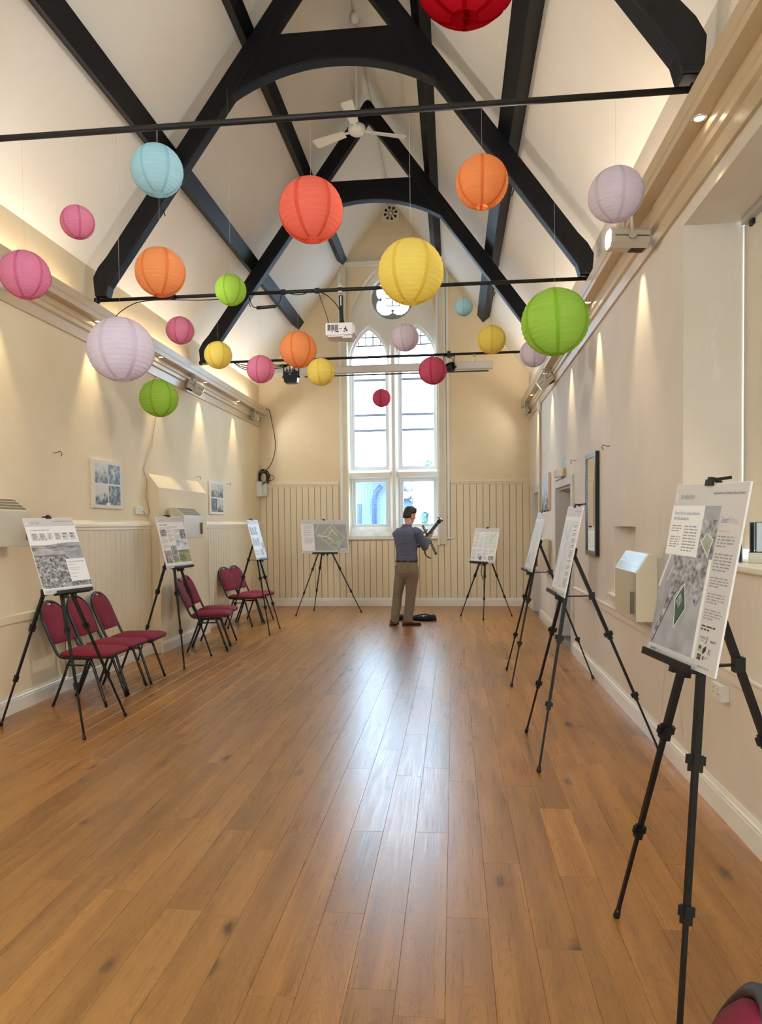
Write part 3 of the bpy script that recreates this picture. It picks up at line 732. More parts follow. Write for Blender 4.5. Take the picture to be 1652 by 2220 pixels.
PC = {'blue': (188, 226, 236), 'pink': (236, 150, 182), 'orange': (254, 172, 112), 'green': (186, 226, 100), 'lilac': (236, 224, 236), 'yellow': (254, 232, 128), 'coral': (252, 136, 116), 'magenta': (222, 106, 136), 'red': (196, 26, 42)}
PAPER = {k: (paper(k+'_paper', c), paper(k+'_paper_overlap', c, True)) for k, c in PC.items()}
M_LWIRE = mat('lantern_wire', (150, 146, 140), rough=0.4, metal=0.6)
M_LINE = mat('nylon_line', (200, 198, 192), rough=0.3)
NR = 17   # wire hoops
def lantern_radius(u):    # u in -1..1 from bottom rim to top rim, unit radius 0.5
    a0 = math.radians(76); a = u*a0
    return 0.5*math.cos(a), 0.485*math.sin(a)
def body_mesh():
    prof = []; n = NR*4
    for i in range(n+1):
        u = -1+2*i/n; r, z = lantern_radius(u); f = (i % 4)/4
        r -= 0.010*(1-abs(2*f-1))**0 * (0.5-0.5*math.cos(2*PI*f)) * 1.0 if i % 4 else 0.0
        prof.append((r, z))
    b = MB().lathe(prof, 40); me = b.mesh('lantern_body', fix=False); return me
def seam_mesh():
    b = MB(); rings = []; n = NR*2
    vs = []; fs = []
    for i in range(n+1):
        u = -1+2*i/n; r, z = lantern_radius(u); r += 0.003; hw = 0.030*(0.55+0.45*r/0.5)
        for s in (-1, 1):
            a = s*hw/max(r, 0.1); vs.append((r*math.cos(a), r*math.sin(a), z))
    for i in range(n): fs.append((2*i, 2*i+1, 2*i+3, 2*i+2))
    b.add(vs, fs, True); return b.mesh('seam', fix=False)
def rim_mesh(): 
    r, z = lantern_radius(-1); b = MB().tube([(r*math.cos(2*PI*k/28), r*math.sin(2*PI*k/28), 0) for k in range(28)], 0.006, 5, closed=True)
    b.tube([(-r, 0, 0.004), (r, 0, 0.004)], 0.004, 5); return b.mesh('rim')
LBODY, LSEAM, LRIM = body_mesh(), seam_mesh(), rim_mesh()
for me in (LBODY, LSEAM, LRIM): me.materials.append(M_LWIRE)
def own(o, m): o.material_slots[0].link = 'OBJECT'; o.material_slots[0].material = m
def lantern(x, y, z, d, col, label, top, spin):
    t = empty('paper_lantern', (x, y, z)); tag(t, label, 'paper lantern', 'hanging paper lanterns')
    R = Matrix.Rotation(math.radians(random.uniform(-4, 4)), 4, 'X') @ Matrix.Rotation(math.radians(random.uniform(-4, 4)), 4, 'Y') @ Matrix.Rotation(spin, 4, 'Z')
    SZ = Matrix.Diagonal((d, d, d, 1))
    def part(name, me, M, m):
        o = bpy.data.objects.new(name, me); COL.objects.link(o); o.parent = t; o.matrix_local = R @ M @ SZ; own(o, m); return o
    part('paper_globe', LBODY, Matrix.Identity(4), PAPER[col][0])
    for k in range(6): part('seam', LSEAM, Matrix.Rotation(k*PI/3, 4, 'Z'), PAPER[col][1])
    zz = lantern_radius(1)[1]
    for s_ in (-1, 1): part('rim', LRIM, Matrix.Translation((0, 0, s_*zz*d)), PAPER[col][1])
    MB().tube([(0, 0, (zz-0.02)*d), (0.0, 0.0, top-z)], 0.0006, 5).build('hanging_line', M_LINE, t, local=True)
    return t
LANT = [
 (-1.668, 4.00, 3.583, 0.290, 'blue', 'pale blue paper lantern just under the nearest tie rod', 3.825, 0.3),
 (-2.153, 4.00, 3.318, 0.192, 'pink', 'small pink paper lantern highest on the left', 3.825, 0.1),
 (-2.483, 4.00, 3.032, 0.282, 'pink', 'pink paper lantern at the left edge in front of the cornice', 3.825, 0.7),
 (-1.662, 4.00, 3.009, 0.282, 'orange', 'orange paper lantern below the pale blue lantern', 3.825, 0.15),
 (-2.110, 6.75, 3.811, 0.300, 'green', 'green paper lantern in front of the middle tie rod', 5.7, 0.4),
 (-1.909, 4.00, 2.578, 0.376, 'lilac', 'large lilac paper lantern in front of the left cornice', 3.825, 0.35),
 (-2.715, 7.00, 3.517, 0.278, 'pink', 'pink paper lantern right of the large lilac lantern', 3.85, 0.5),
 (-2.327, 7.00, 3.258, 0.277, 'yellow', 'yellow paper lantern beside the foot of the far truss', 3.85, 0.2),
 (-1.896, 7.00, 3.104, 0.278, 'pink', 'pink paper lantern between the yellow lantern and the black dimmer box', 3.85, 0.5),
 (-1.513, 7.00, 3.283, 0.362, 'orange', 'orange paper lantern hanging over the black dimmer box', 3.85, 0.35),
 (-1.290, 7.00, 3.057, 0.276, 'yellow', 'yellow paper lantern touching the orange one beside the dimmer box', 3.85, 0.5),
 (-2.951, 7.00, 2.848, 0.382, 'green', 'green paper lantern lowest on the left, under the cornice', 3.85, 0.5),
 (-0.780, 4.00, 3.310, 0.358, 'coral', 'large coral red paper lantern in the middle under the fan', 3.825, 0.25),
 (-0.225, 4.00, 2.943, 0.362, 'yellow', 'large yellow paper lantern in front of the gable window', 3.825, 0.05),
 (0.168, 4.00, 3.407, 0.285, 'orange', 'orange paper lantern high on the right under the nearest tie rod', 3.825, 0.5),
 (0.878, 4.00, 3.301, 0.290, 'lilac', 'greyish lilac paper lantern beside the lit floodlight', 3.825, 0.6),
 (0.556, 4.00, 2.638, 0.365, 'green', 'large lime green paper lantern on the right in front of the cornice', 3.825, 0.45),
 (-0.454, 7.00, 3.359, 0.268, 'lilac', 'lilac paper lantern in front of the gable window heads', 3.85, 0.3),
 (0.111, 7.00, 3.634, 0.180, 'blue', 'small pale blue paper lantern right of the large yellow lantern', 3.85, 0.5),
 (0.375, 7.00, 3.310, 0.278, 'yellow', 'yellow paper lantern on the right above the projection screen case', 3.85, 0.5),
 (-0.191, 7.00, 3.034, 0.275, 'magenta', 'deep magenta paper lantern over the right end of the projection screen case', 3.85, 0.4),
 (-0.990, 10.0, 3.313, 0.258, 'magenta', 'small magenta paper lantern lowest in front of the gable window', 3.885, 0.5),
 (0.773, 7.00, 3.166, 0.266, 'lilac', 'lilac paper lantern half hidden behind the large lime green one', 3.85, 0.5),
 (0.057, 2.40, 3.365, 0.362, 'red', 'dark red paper lantern cut off by the top edge of the picture', 5.2, 0.5)]
for a in LANT: lantern(*a)

# ------------------------------------------------------------------ recessed lamps and floodlights on the cornices
M_LAMP = mat('lit_lamp_lens', (255, 248, 230), emit=((255, 244, 214), 14.0))
M_CHROME = mat('satin_chrome_ring', (214, 208, 196), rough=0.25, metal=0.7)
def downlight(x, y, s, label):
    t = empty('downlight', (x, y, 3.655)); tag(t, label, 'downlight', 'recessed cornice lamps')
    MB().lathe([(0.040, 0.004), (0.042, -0.004), (0.034, -0.008), (0.026, -0.004), (0.026, 0.006)], 20).build('ring', M_CHROME, t, local=True)
    MB().lathe([(0.0005, 0.001), (0.026, 0.001), (0.026, -0.002), (0.0005, -0.002)], 16).build('lens', M_LAMP, t, local=True)
    lamp_light('lamp', 'SPOT', (0, 0, -0.012), (0, s*0.06, 0), DOWNLIGHT_W, (1.0, 0.80, 0.50), t, spot_size=math.radians(50), spot_blend=0.6, shadow_soft_size=0.02)
LY = (3.85, 5.45, 7.04, 8.61, 10.20, 11.82); RY = (3.96, 5.50, 7.09, 8.70, 10.35, 12.05)
OL = ('nearest', 'second', 'third', 'fourth', 'fifth', 'last')
for i in range(6):
    downlight(XL+0.105, LY[i], -1, OL[i]+' recessed lamp along the cornice on the chair side')
    downlight(XR-0.105, RY[i], 1, OL[i]+' recessed lamp along the cornice on the doorway side')
M_FLOOD = mat('pale_grey_lamp_housing', (206, 200, 188), rough=0.45, var=0.06)
M_SLOT = mat('dark_vent_slot', (66, 56, 44), rough=0.8)
M_LENS = mat('unlit_lamp_glass', (150, 152, 160), rough=0.15)
def floodlight(p, d, L, w, label, lit, top=3.655, power=1.0):
    """track lamp hung from the cornice: housing along d, yoke and base plate"""
    p, d = Vector(p), Vector(d).normalized()
    t = empty('floodlight', p); tag(t, label, 'spotlight', 'cornice floodlights')
    x = d; y = Vector((0,0,1)).cross(x).normalized(); z = x.cross(y)
    M = Matrix((x, y, z)).transposed()
    h = w
    oc = [(-0.5, -0.28), (-0.28, -0.5), (0.28, -0.5), (0.5, -0.28), (0.5, 0.28), (0.28, 0.5), (-0.28, 0.5), (-0.5, 0.28)]
    b = MB(); b.loft([[M @ Vector((l*L, a*w*k, c*h*k)) for a, c in oc] for l, k in ((-0.5, 0.86), (-0.46, 1.0), (0.44, 1.0), (0.5, 0.96))], True, False, False)
    hs_ = b.build('housing', M_FLOOD, t, local=True)
    MB().loft([[M @ Vector((l*L, a*w*0.8, c*h*0.8)) for a, c in oc] for l in (0.498, 0.512)], True, False, False).build('lens', M_LAMP if lit else M_LENS, t, local=True)
    for k in range(6):
        MB().obox(M @ Vector((-0.22*L+0.0, 0, -0.5*h-0.001)) + M @ Vector((0, (k-2.5)*w*0.10, 0)), (L*0.36, w*0.04, 0.003), M).build('vent_slot', M_SLOT, hs_, local=True)
    for s in (-1, 1): MB().obox(M @ Vector((-0.02*L, s*(w*0.5+0.001), 0.02*h)), (L*0.86, 0.003, 0.005), M).build('seam_line', M_SLOT, hs_, local=True)
    yk = MB(); zt = top-p.z-0.02
    for s in (-1, 1):
        q = M @ Vector((0, s*(w*0.5+0.012), 0))
        yk.tube([q, Vector((q.x*0.9, q.y*0.9, zt))], 0.012, 6)
    a0 = M @ Vector((0, -(w*0.5+0.012), 0)); a1 = M @ Vector((0, (w*0.5+0.012), 0))
    yk.bar((a0.x*0.9, a0.y*0.9, zt), (a1.x*0.9, a1.y*0.9, zt), 0.026, 0.010)
    yk.build('yoke', M_FLOOD, t, local=True)
    for s in (-1, 1):
        q = M @ Vector((0, s*(w*0.5+0.004), 0)); q2 = M @ Vector((0, s*(w*0.5+0.03), 0))
        MB().tube([q, q2], 0.024, 12).build('knob', M_FLOOD, t, local=True)
    MB().lathe([(0.0005, zt), (0.05, zt), (0.055, zt+0.008), (0.05, zt+0.0195), (0.0005, zt+0.0195)], 18).build('base_plate', M_FLOOD, t, local=True)
    if lit:
        q = M.to_4x4() @ Matrix.Rotation(-PI/2, 4, 'Y')
        o = lamp_light('lamp', 'SPOT', M @ Vector((0.53*L, 0, 0)), (0, 0, 0), FLOOD_W*power, (1.0, 0.96, 0.91), t, spot_size=math.radians(120), spot_blend=0.6, shadow_soft_size=0.05)
        o.rotation_euler = d.to_track_quat('-Z', 'Y').to_euler()
floodlight((XR-0.20, 5.10, 3.475), (-1, -0.12, 0.02), 0.27, 0.14, 'lit pale grey floodlight under the cornice by the window recess', True)
floodlight((XR-0.12, 10.05, 3.49), (-0.80, 0.30, -0.60), 0.24, 0.13, 'pale grey floodlight under the cornice above the doorways', True, power=0.6)
floodlight((XR-0.11, 12.85, 3.52), (-0.85, 0.45, -0.40), 0.13, 0.10, 'tiny white spotlight at the far end of the doorway-side cornice', True, power=0.07)
floodlight((XL+0.12, 9.72, 3.49), (0.72, 0.58, -0.45), 0.24, 0.13, 'pale grey floodlight under the cornice on the chair side', True, power=0.6)
floodlight((XL+0.12, 12.75, 3.51), (0.85, 0.45, -0.40), 0.12, 0.10, 'tiny round spotlight at the far end of the chair-side cornice', True, power=0.12)
floodlight((XL+0.16, 5.30, 3.49), (1.0, 0.25, 0.02), 0.26, 0.14, 'lit floodlight cut by the left edge behind the pink lantern', True)

# ------------------------------------------------------------------ ceiling fan
t = empty('ceiling_fan', (CX+0.02, 8.60, 6.24)); tag(t, 'white three-bladed ceiling fan on a long down rod', 'fan')
MB().tube([(0, 0, 0.05), (0, 0, 1.33)], 0.011, 8).build('down_rod', M_WHITE, t, local=True)
MB().lathe([(0.0005, 1.36), (0.06, 1.36), (0.06, 1.28), (0.02, 1.24), (0.0005, 1.24)], 16).build('canopy', M_WHITE, t, local=True)
MB().lathe([(0.0005, -0.045), (0.07, -0.045), (0.09, -0.03), (0.105, 0.0), (0.10, 0.045), (0.05, 0.07), (0.0005, 0.075)], 24).build('motor', M_WHITE, t, local=True)
for a in (-92, 22, 158):
    r = math.radians(a); M = Matrix.Rotation(r, 3, 'Z') @ Matrix.Rotation(math.radians(14), 3, 'X')
    b = MB(); pl = [(0.17, -0.05), (0.57, -0.085), (0.60, -0.07), (0.60, 0.045), (0.58, 0.055), (0.17, 0.05)]
    b.prism(pl, lambda p, q, z: tuple(M @ Vector((p, q, z))), -0.004, 0.004)
    bl_ = b.build('blade', M_WHITE, t, local=True)
    MB().bar(M @ Vector((0.08, 0, 0)), M @ Vector((0.22, 0, 0.006)), 0.04, 0.008).build('blade_iron', M_WHITE, bl_, local=True)

# ------------------------------------------------------------------ projector on the middle rod
t = empty('projector', (-1.08, 7.0, 3.37)); tag(t, 'white ceiling projector hung from the middle tie rod on a black pole', 'projector')
M_PROJ = mat('projector_white_plastic', (220, 216, 218), rough=0.45, var=0.03)
MB().box((-1.222, 6.90, 3.385), (-0.955, 7.12, 3.505)).build('body', M_PROJ, t, bevel=0.012)
MB().box((-1.20, 6.91, 3.372), (-1.04, 7.10, 3.388)).box((-1.06, 6.92, 3.360), (-0.965, 7.09, 3.388)).build('underside', M_PROJ, t, bevel=0.006)
MB().box((-0.957, 6.91, 3.40), (-0.938, 7.11, 3.485)).build('lens_end', M_PROJ, t, bevel=0.006)
for k in range(3):
    g = MB()
    for j in range(4): g.box((-1.198+k*0.036+j*0.0075, 6.897, 3.43), (-1.194+k*0.036+j*0.0075, 6.9005, 3.485))
    g.build('grille', M_SLOT, t)
for x, z, w, h in ((-1.16, 3.415, 0.008, 0.012), (-1.13, 3.415, 0.006, 0.018), (-1.115, 3.414, 0.024, 0.010), (-1.045, 3.415, 0.018, 0.008), (-1.04, 3.435, 0.014, 0.012), (-1.09, 3.442, 0.03, 0.005), (-1.02, 3.418, 0.016, 0.012)):
    MB().box((x, 6.897, z), (x+w, 6.9005, z+h)).build('port', M_BLACK, t)
MB().bar((-1.08, 7.02, 3.55), (-1.085, 7.02, 3.80), 0.042, 0.02, up=(0,1,0)).build('pole', M_BLACK, t, bevel=0.006)
MB().box((-1.088, 7.006, 3.70), (-1.078, 7.0095, 3.79)).build('pole_slot', M_WHITE, t)
MB().tube([(-1.10, 7.02, 3.535), (-1.055, 7.02, 3.535)], 0.022, 10).build('swivel', M_BLACK, t)
MB().box((-1.10, 6.96, 3.505), (-1.05, 7.06, 3.517)).build('foot_plate', M_CHROME, t)
MB().box((-1.105, 6.975, 3.815), (-1.065, 7.03, 3.832)).box((-1.105, 6.975, 3.868), (-1.065, 7.03, 3.885)).tube([(-1.085, 7.0, 3.88), (-1.085, 7.0, 3.935)], 0.006, 6).build('rod_clamp', M_CHROME, t)
M_CABLE = mat('black_rubber_cable', (20, 19, 22), rough=0.5)
def cable(pts, r, name, label, m=None, n=7):
    o = MB().tube(spline(pts, 7), r, 6).build(name, m or M_CABLE); tag(o, label, 'cable'); return o
cable([(-1.30, 7.00, 3.83), (-1.27, 6.96, 3.74), (-1.24, 6.95, 3.66), (-1.205, 6.92, 3.56), (-1.185, 6.90, 3.475)], 0.0035, 'cable', 'thin black power lead dropping from the rod to the projector')
cable([(-1.29, 6.97, 3.835), (-1.19, 6.96, 3.77), (-1.11, 6.96, 3.68), (-1.065, 6.93, 3.58), (-1.035, 6.91, 3.49), (-1.015, 6.895, 3.425)], 0.0055, 'cable', 'thick black video cable curving from the rod to the projector')
cable([(-3.48, 7.05, 3.52), (-3.38, 6.99, 3.68), (-3.20, 7.00, 3.80), (-3.0, 6.975, 3.82), (-2.75, 6.975, 3.815), (-2.5, 6.97, 3.80), (-2.25, 6.97, 3.80), (-2.02, 6.97, 3.81)], 0.005, 'cable', 'black cable looping from the chair-side cornice along the middle rod')
cable([(-1.99, 6.97, 3.81), (-1.97, 6.96, 3.74), (-1.93, 6.96, 3.70), (-1.83, 6.96, 3.695), (-1.72, 6.96, 3.705), (-1.68, 6.96, 3.75), (-1.65, 6.97, 3.835), (-1.5, 6.975, 3.81), (-1.38, 6.975, 3.835)], 0.005, 'cable', 'black cable with an inline plug sagging below the middle rod')
o = MB().tube([(-1.92, 6.96, 3.695), (-1.91, 6.96, 3.6955), (-1.73, 6.96, 3.703), (-1.715, 6.96, 3.704)], [0.007, 0.017, 0.017, 0.008], 8).build('inline_connector', M_CABLE); tag(o, 'black inline cable connector hanging under the middle rod', 'connector')
for x, lab in ((-1.655, 'black tape wrap on the middle rod left of the projector cables'), (-1.315, 'black tape wrap on the middle rod where the projector cables leave it'), (-2.78, 'black tape wrap on the middle rod near the orange lantern')):
    o = MB().tube([(x-0.022, 7.0, 3.85), (x+0.022, 7.0, 3.85)], 0.027, 10).build('tape_wrap', M_CABLE); tag(o, lab, 'tape')

# ------------------------------------------------------------------ projection screen case, dimmer box and stage lamp at the far rod
t = empty('projection_screen_case', (-1.0, 10.12, 3.66)); tag(t, 'long white projection screen case across the gable window', 'screen case')
MB().box((-2.55, 10.07, 3.695), (0.56, 10.17, 3.80)).build('case', mat('white_screen_case', (232, 230, 224), rough=0.4, var=0.03), t, bevel=0.02)
MB().tube([(-2.10, 10.12, 3.668), (0.50, 10.12, 3.668)], 0.010, 8).build('weight_bar', M_BLACK, t)
for x in (-2.3, 0.3): MB().box((x-0.015, 10.09, 3.79), (x+0.015, 10.15, 3.87)).box((x-0.015, 9.98, 3.862), (x+0.015, 10.15, 3.87)).build('bracket', M_WHITE, t)
M_NAVY = mat('navy_black_metal', (20, 26, 40), rough=0.35, var=0.1)
t = empty('dimmer_box', (-2.24, 9.9, 3.53)); tag(t, 'dark navy dimmer box with plugs hanging under the far tie rod', 'dimmer')
MB().loft([[Vector((-2.245+a*w, 9.90+b*0.11, z)) for a, b in ((-1, -0.5), (1, -0.5), (1, 0.5), (-1, 0.5))] for z, w in ((3.535, 0.075), (3.55, 0.09), (3.61, 0.098), (3.70, 0.098))], True, False, False).build('body', M_NAVY, t)
yk = MB()
for s in (-1, 1): yk.box((-2.245+s*0.108-0.006, 9.89, 3.62), (-2.245+s*0.108+0.006, 9.92, 3.80))
yk.box((-2.353, 9.89, 3.79), (-2.137, 9.92, 3.802)).box((-2.26, 9.89, 3.80), (-2.23, 9.92, 3.875)); yk.build('yoke', M_BLACK, t)
for k, x in enumerate((-2.30, -2.258, -2.215, -2.19)):
    pl = MB().tube([(x, 9.88, 3.70), (x, 9.88, 3.735)], [0.014, 0.008], 7).build('plug', M_BLACK, t)
    MB().tube(spline([(x, 9.88, 3.733), (x-0.01, 9.88, 3.77), (x-0.05, 9.90, 3.80), (x-0.16, 9.93, 3.80-0.01*k)], 5), 0.005, 5).build('lead', M_CABLE, pl)
for s in (-1, 1): MB().tube([(-2.245+s*0.098, 9.9, 3.625), (-2.245+s*0.125, 9.9, 3.625)], 0.016, 8).build('knob', M_BLACK, t)
MB().box((-2.305, 9.842, 3.683), (-2.20, 9.8435, 3.689)).box((-2.27, 9.842, 3.674), (-2.235, 9.8435, 3.677)).box((-2.262, 9.842, 3.645), (-2.240, 9.8435, 3.660)).build('printed_label', mat('pale_panel_print', (190, 194, 210), rough=0.5), t)
for k, (dz, lab) in enumerate(((0.0, 'upper black cable sagging along the far rod to the dimmer box'), (-0.03, 'middle black cable sagging along the far rod to the dimmer box'), (-0.055, 'lowest black cable sagging along the far rod to the dimmer box'))):
    cable([(-3.1, 9.97, 3.885+dz*0.2), (-2.95, 9.96, 3.83+dz), (-2.75, 9.95, 3.80+dz), (-2.55, 9.95, 3.815+dz), (-2.42, 9.93, 3.80+dz*0.7), (-2.31, 9.92, 3.80+dz*0.4)], 0.006, 'cable', lab)
t = empty('stage_lamp', (-0.05, 9.9, 3.62)); tag(t, 'small black stage lamp clamped to the far rod behind the magenta lantern', 'spotlight')
MB().tube([(-0.09, 9.95, 3.69), (-0.05, 9.92, 3.69), (0.0, 9.88, 3.69)], [0.05, 0.062, 0.066], 14).build('can', M_BLACK, t)
yk = MB().box((0.025, 9.88, 3.66), (0.034, 9.91, 3.84)).box((-0.12, 9.88, 3.832), (0.034, 9.91, 3.84)).box((-0.12, 9.88, 3.66), (-0.111, 9.91, 3.84)); yk.build('yoke', M_BLACK, t)
MB().box((-0.07, 9.965, 3.84), (-0.025, 10.03, 3.925)).build('rod_clamp', M_BLACK, t)
MB().tube([(0.03, 9.895, 3.69), (0.055, 9.895, 3.69)], 0.014, 8).build('knob', M_BLACK, t)
MB().tube(spline([(-0.07, 9.97, 3.875), (-0.03, 9.93, 3.83), (0.01, 9.93, 3.80), (0.01, 9.92, 3.74)], 5), 0.005, 5).build('lead', M_CABLE, t)
# thin chain and line details at the purlin ends
o = MB().box((CX+0.005-0.16, YB-0.015, 7.19), (CX+0.005+0.16, YB-0.001, 7.51)).build('vent_plate', M_TRIM, bevel=0.005); tag(o, 'square cream vent plate with a ring of holes high in the gable', 'vent')
for k in range(8):
    a = 2*PI*k/8+0.2; c, s_ = math.cos(a), math.sin(a); cx, cz = CX+0.005, 7.35
    MB().tube([(cx+0.105*c, YB-0.017, cz+0.105*s_), (cx+0.105*c, YB-0.0145, cz+0.105*s_)], 0.026, 10).bar((cx+0.03*c, YB-0.016, cz+0.03*s_), (cx+0.08*c, YB-0.016, cz+0.08*s_), 0.014, 0.003, up=(0,1,0)).build('vent_hole', M_BLACK, o)

# ------------------------------------------------------------------ gas convector heaters
M_HEAT = mat('beige_heater_enamel', (214, 204, 182), rough=0.35, var=0.04)
M_GRILLE = mat('dark_louvre', (112, 106, 90), rough=0.5, var=0.15)
M_SILVER = mat('silver_louvre', (176, 178, 172), rough=0.3, metal=0.4, var=0.15)
def heater(name, wx, s, y0, y1, z0, z1, dep, label, grille, cowl=0.10, standoff=0.0, cable_=False):
    """wall heater: wx wall face, s = +1 faces +x; sloping louvred top"""
    t = empty(name, (wx, (y0+y1)/2, z0)); tag(t, label, 'heater', 'wall heaters')
    a = standoff
    prof = [(a, z0), (a+dep, z0), (a+dep, z1-cowl), (a+dep*0.42, z1), (a, z1)]
    MB().prism(prof, lambda d, z, tt: (wx+s*d, tt, z), y0, y1).build('case', M_HEAT, t, bevel=0.006)
    if standoff: MB().box((wx, y0+0.06, z0+0.03), (wx+s*a, y1-0.06, z1-0.03)).build('back_box', M_HEAT, t)
    p, q = Vector((a+dep, 0, z1-cowl)), Vector((a+dep*0.42, 0, z1)); n = Vector((cowl, 0, dep*0.58)).normalized()
    for k in range(4):
        u0, u1 = 0.05+k*0.235, 0.05+k*0.235+0.185
        c0, c1 = p.lerp(q, u0)+n*0.0015, p.lerp(q, u1)+n*0.0015
        lv = MB(); m = max(6, int((y1-y0)/0.016))
        for j in range(m):
            ya = y0+0.02+(y1-y0-0.04)*j/m; yb_ = ya+(y1-y0-0.04)/m*0.72
            lv.add([(wx+s*c0.x, ya, c0.z), (wx+s*c0.x, yb_, c0.z), (wx+s*c1.x, yb_+0.006, c1.z), (wx+s*c1.x, ya+0.006, c1.z)], [(0, 1, 2, 3)])
        lv.build('louvre', grille, t)
    yc = y0+0.05 if s < 0 else y1-0.06
    MB().box((wx+s*(a+dep), yc, z0+0.05), (wx+s*(a+dep+0.022), yc+0.03, z0+0.20)).build('control_cover', M_GRILLE, t, bevel=0.004)
    ym = (y0+y1)/2+0.12
    MB().tube(spline([(wx+s*0.07, ym, z0+0.01), (wx+s*0.07, ym+0.01, z0-0.03), (wx+s*0.06, ym-0.005, z0-0.06)], 5), 0.006, 6).build('gas_pipe', M_GRILLE, t)
    return t
heater('wall_heater', XL, 1, 4.75, 5.58, 1.405, 1.795, 0.22, 'beige wall heater cut by the left edge above the nearest easel', M_GRILLE)
heater('wall_heater', XL+CHD, 1, 8.62, 9.27, 1.40, 1.79, 0.19, 'beige wall heater on the boxed flue projection', M_GRILLE, standoff=0.04)
heater('wall_heater', XR, -1, 4.92, 5.55, 0.875, 1.335, 0.14, 'beige wall heater with silver louvres below the wall niche', M_SILVER, cowl=0.13, standoff=0.05)
heater('wall_heater', XR, -1, 10.52, 11.15, 0.86, 1.32, 0.15, 'beige wall heater between the two doorways', M_SILVER, cowl=0.13, standoff=0.04)

# ------------------------------------------------------------------ pictures on the walls
def photo_mat(name, scale, dark, light, lo=0.42, hi=0.60, grad=0.0, stretch=(1, 1, 1), tint=None, seed=0.0):
    m = bpy.data.materials.new(name); m.use_nodes = True; nt = m.node_tree; b = nt.nodes['Principled BSDF']; L = nt.links.new
    tc = nd(nt, 'ShaderNodeTexCoord'); mp = nd(nt, 'ShaderNodeMapping'); mp.inputs['Scale'].default_value = stretch; mp.inputs['Location'].default_value = (seed, seed*0.7, 0)
    L(tc.outputs['Object'], mp.inputs[0])
    n = nd(nt, 'ShaderNodeTexNoise'); n.inputs['Scale'].default_value = scale; n.inputs['Detail'].default_value = 8; n.inputs['Roughness'].default_value = 0.7; L(mp.outputs[0], n.inputs['Vector'])
    v = nd(nt, 'ShaderNodeTexVoronoi'); v.inputs['Scale'].default_value = scale*2.2; L(mp.outputs[0], v.inputs['Vector'])
    a = nd(nt, 'ShaderNodeMath', operation='MULTIPLY_ADD'); a.inputs[1].default_value = 0.35; L(v.outputs['Distance'], a.inputs[0]); L(n.outputs[0], a.inputs[2])
    out = a.outputs[0]
    if grad:
        sp = nd(nt, 'ShaderNodeSeparateXYZ'); L(tc.outputs['Generated'], sp.inputs[0])
        g = nd(nt, 'ShaderNodeMath', operation='MULTIPLY_ADD'); g.inputs[1].default_value = grad; L(sp.outputs[1], g.inputs[0]); L(out, g.inputs[2]); out = g.outputs[0]
    r = nd(nt, 'ShaderNodeValToRGB'); e = r.color_ramp.elements; e[0].position = lo; e[1].position = hi; e[0].color = lin(dark); e[1].color = lin(light)
    if tint:
        x = e.new((lo+hi)/2); x.color = lin(tint)
    L(out, r.inputs[0]); L(r.outputs[0], b.inputs['Base Color']); b.inputs['Roughness'].default_value = 0.45
    return m
PH = [photo_mat('old_photo_a', 9, (36, 33, 32), (196, 188, 170), 0.66, 1.10, 0.42, seed=1), photo_mat('old_photo_b', 10, (30, 27, 28), (190, 184, 166), 0.60, 0.86, seed=4),
      photo_mat('old_photo_c', 9, (38, 36, 38), (204, 196, 178), 0.70, 1.2, 0.5, seed=7), photo_mat('old_photo_d', 11, (28, 26, 28), (184, 178, 164), 0.62, 0.88, seed=9)]
M_CARD = mat('cream_mount_card', (226, 216, 196), rough=0.6, var=0.03)
M_CARDW = mat('white_mount_card', (226, 224, 216), rough=0.6, var=0.03)
def flat_frame(p, wdir, w, h, up=(0,0,1)):
    """matrix whose x = along the wall, y = up, z = out of the wall"""
    x = Vector(wdir).normalized(); y = Vector(up); z = x.cross(y)
    m = Matrix((x, y, z)).transposed().to_4x4(); m.translation = p; return m
def quad(u0, v0, u1, v1, z, name, m, parent):
    return MB().add([(u0, v0, z), (u1, v0, z), (u1, v1, z), (u0, v1, z)], [(0, 1, 2, 3)]).build(name, m, parent, local=True)
def wall_photo(y0, y1, z0, z1, card, label, photos, sticker, four=True):
    w, h = y1-y0, z1-z0
    o = MB().obox((0, 0, 0), (w, h, 0.022)).build('photo_board', card, local=True, bevel=0.003)
    o.matrix_world = flat_frame((XL+0.0125, (y0+y1)/2, (z0+z1)/2), (0, 1, 0), w, h)
    tag(o, label, 'picture')
    mX, mY = 0.085*w, 0.075*h
    for i, (c, r) in enumerate(((0, 1), (1, 1), (0, 0), (1, 0))):
        pw = (w-2*mX-0.02)/2; ph = (h-2*mY-0.02)/2
        u0 = -w/2+mX+c*(pw+0.02); v0 = -h/2+mY+r*(ph+0.02)
        quad(u0, v0, u0+pw, v0+ph, 0.0118, 'photograph', photos[i], o)
    if sticker: quad(-0.05, -h/2+0.012, 0.05, -h/2+0.06, 0.0124, 'caption_label', M_CARDW, o)
wall_photo(7.00, 7.67, 1.752, 2.262, M_CARD, 'cream board of four old village photographs on the left wall', PH, True)
wall_photo(10.55, 11.23, 1.735, 2.245, M_CARDW, 'white board of four church photographs beyond the flue projection', [PH[2], PH[0], PH[3], PH[2]], False)
o = MB().obox((0, 0, 0), (0.80, 0.53, 0.035)).build('canvas_print', mat('canvas_side', (214, 190, 166), rough=0.7), local=True, bevel=0.003)
o.matrix_world = flat_frame((XR-0.019, 10.94, 2.01), (0, -1, 0), 1, 1); tag(o, 'canvas print of a grey landscape between the two doorways', 'picture')
quad(-0.395, -0.26, 0.395, 0.26, 0.0180, 'print', photo_mat('grey_landscape', 5, (52, 58, 66), (206, 212, 220), 0.60, 1.1, 0.55, seed=3), o)
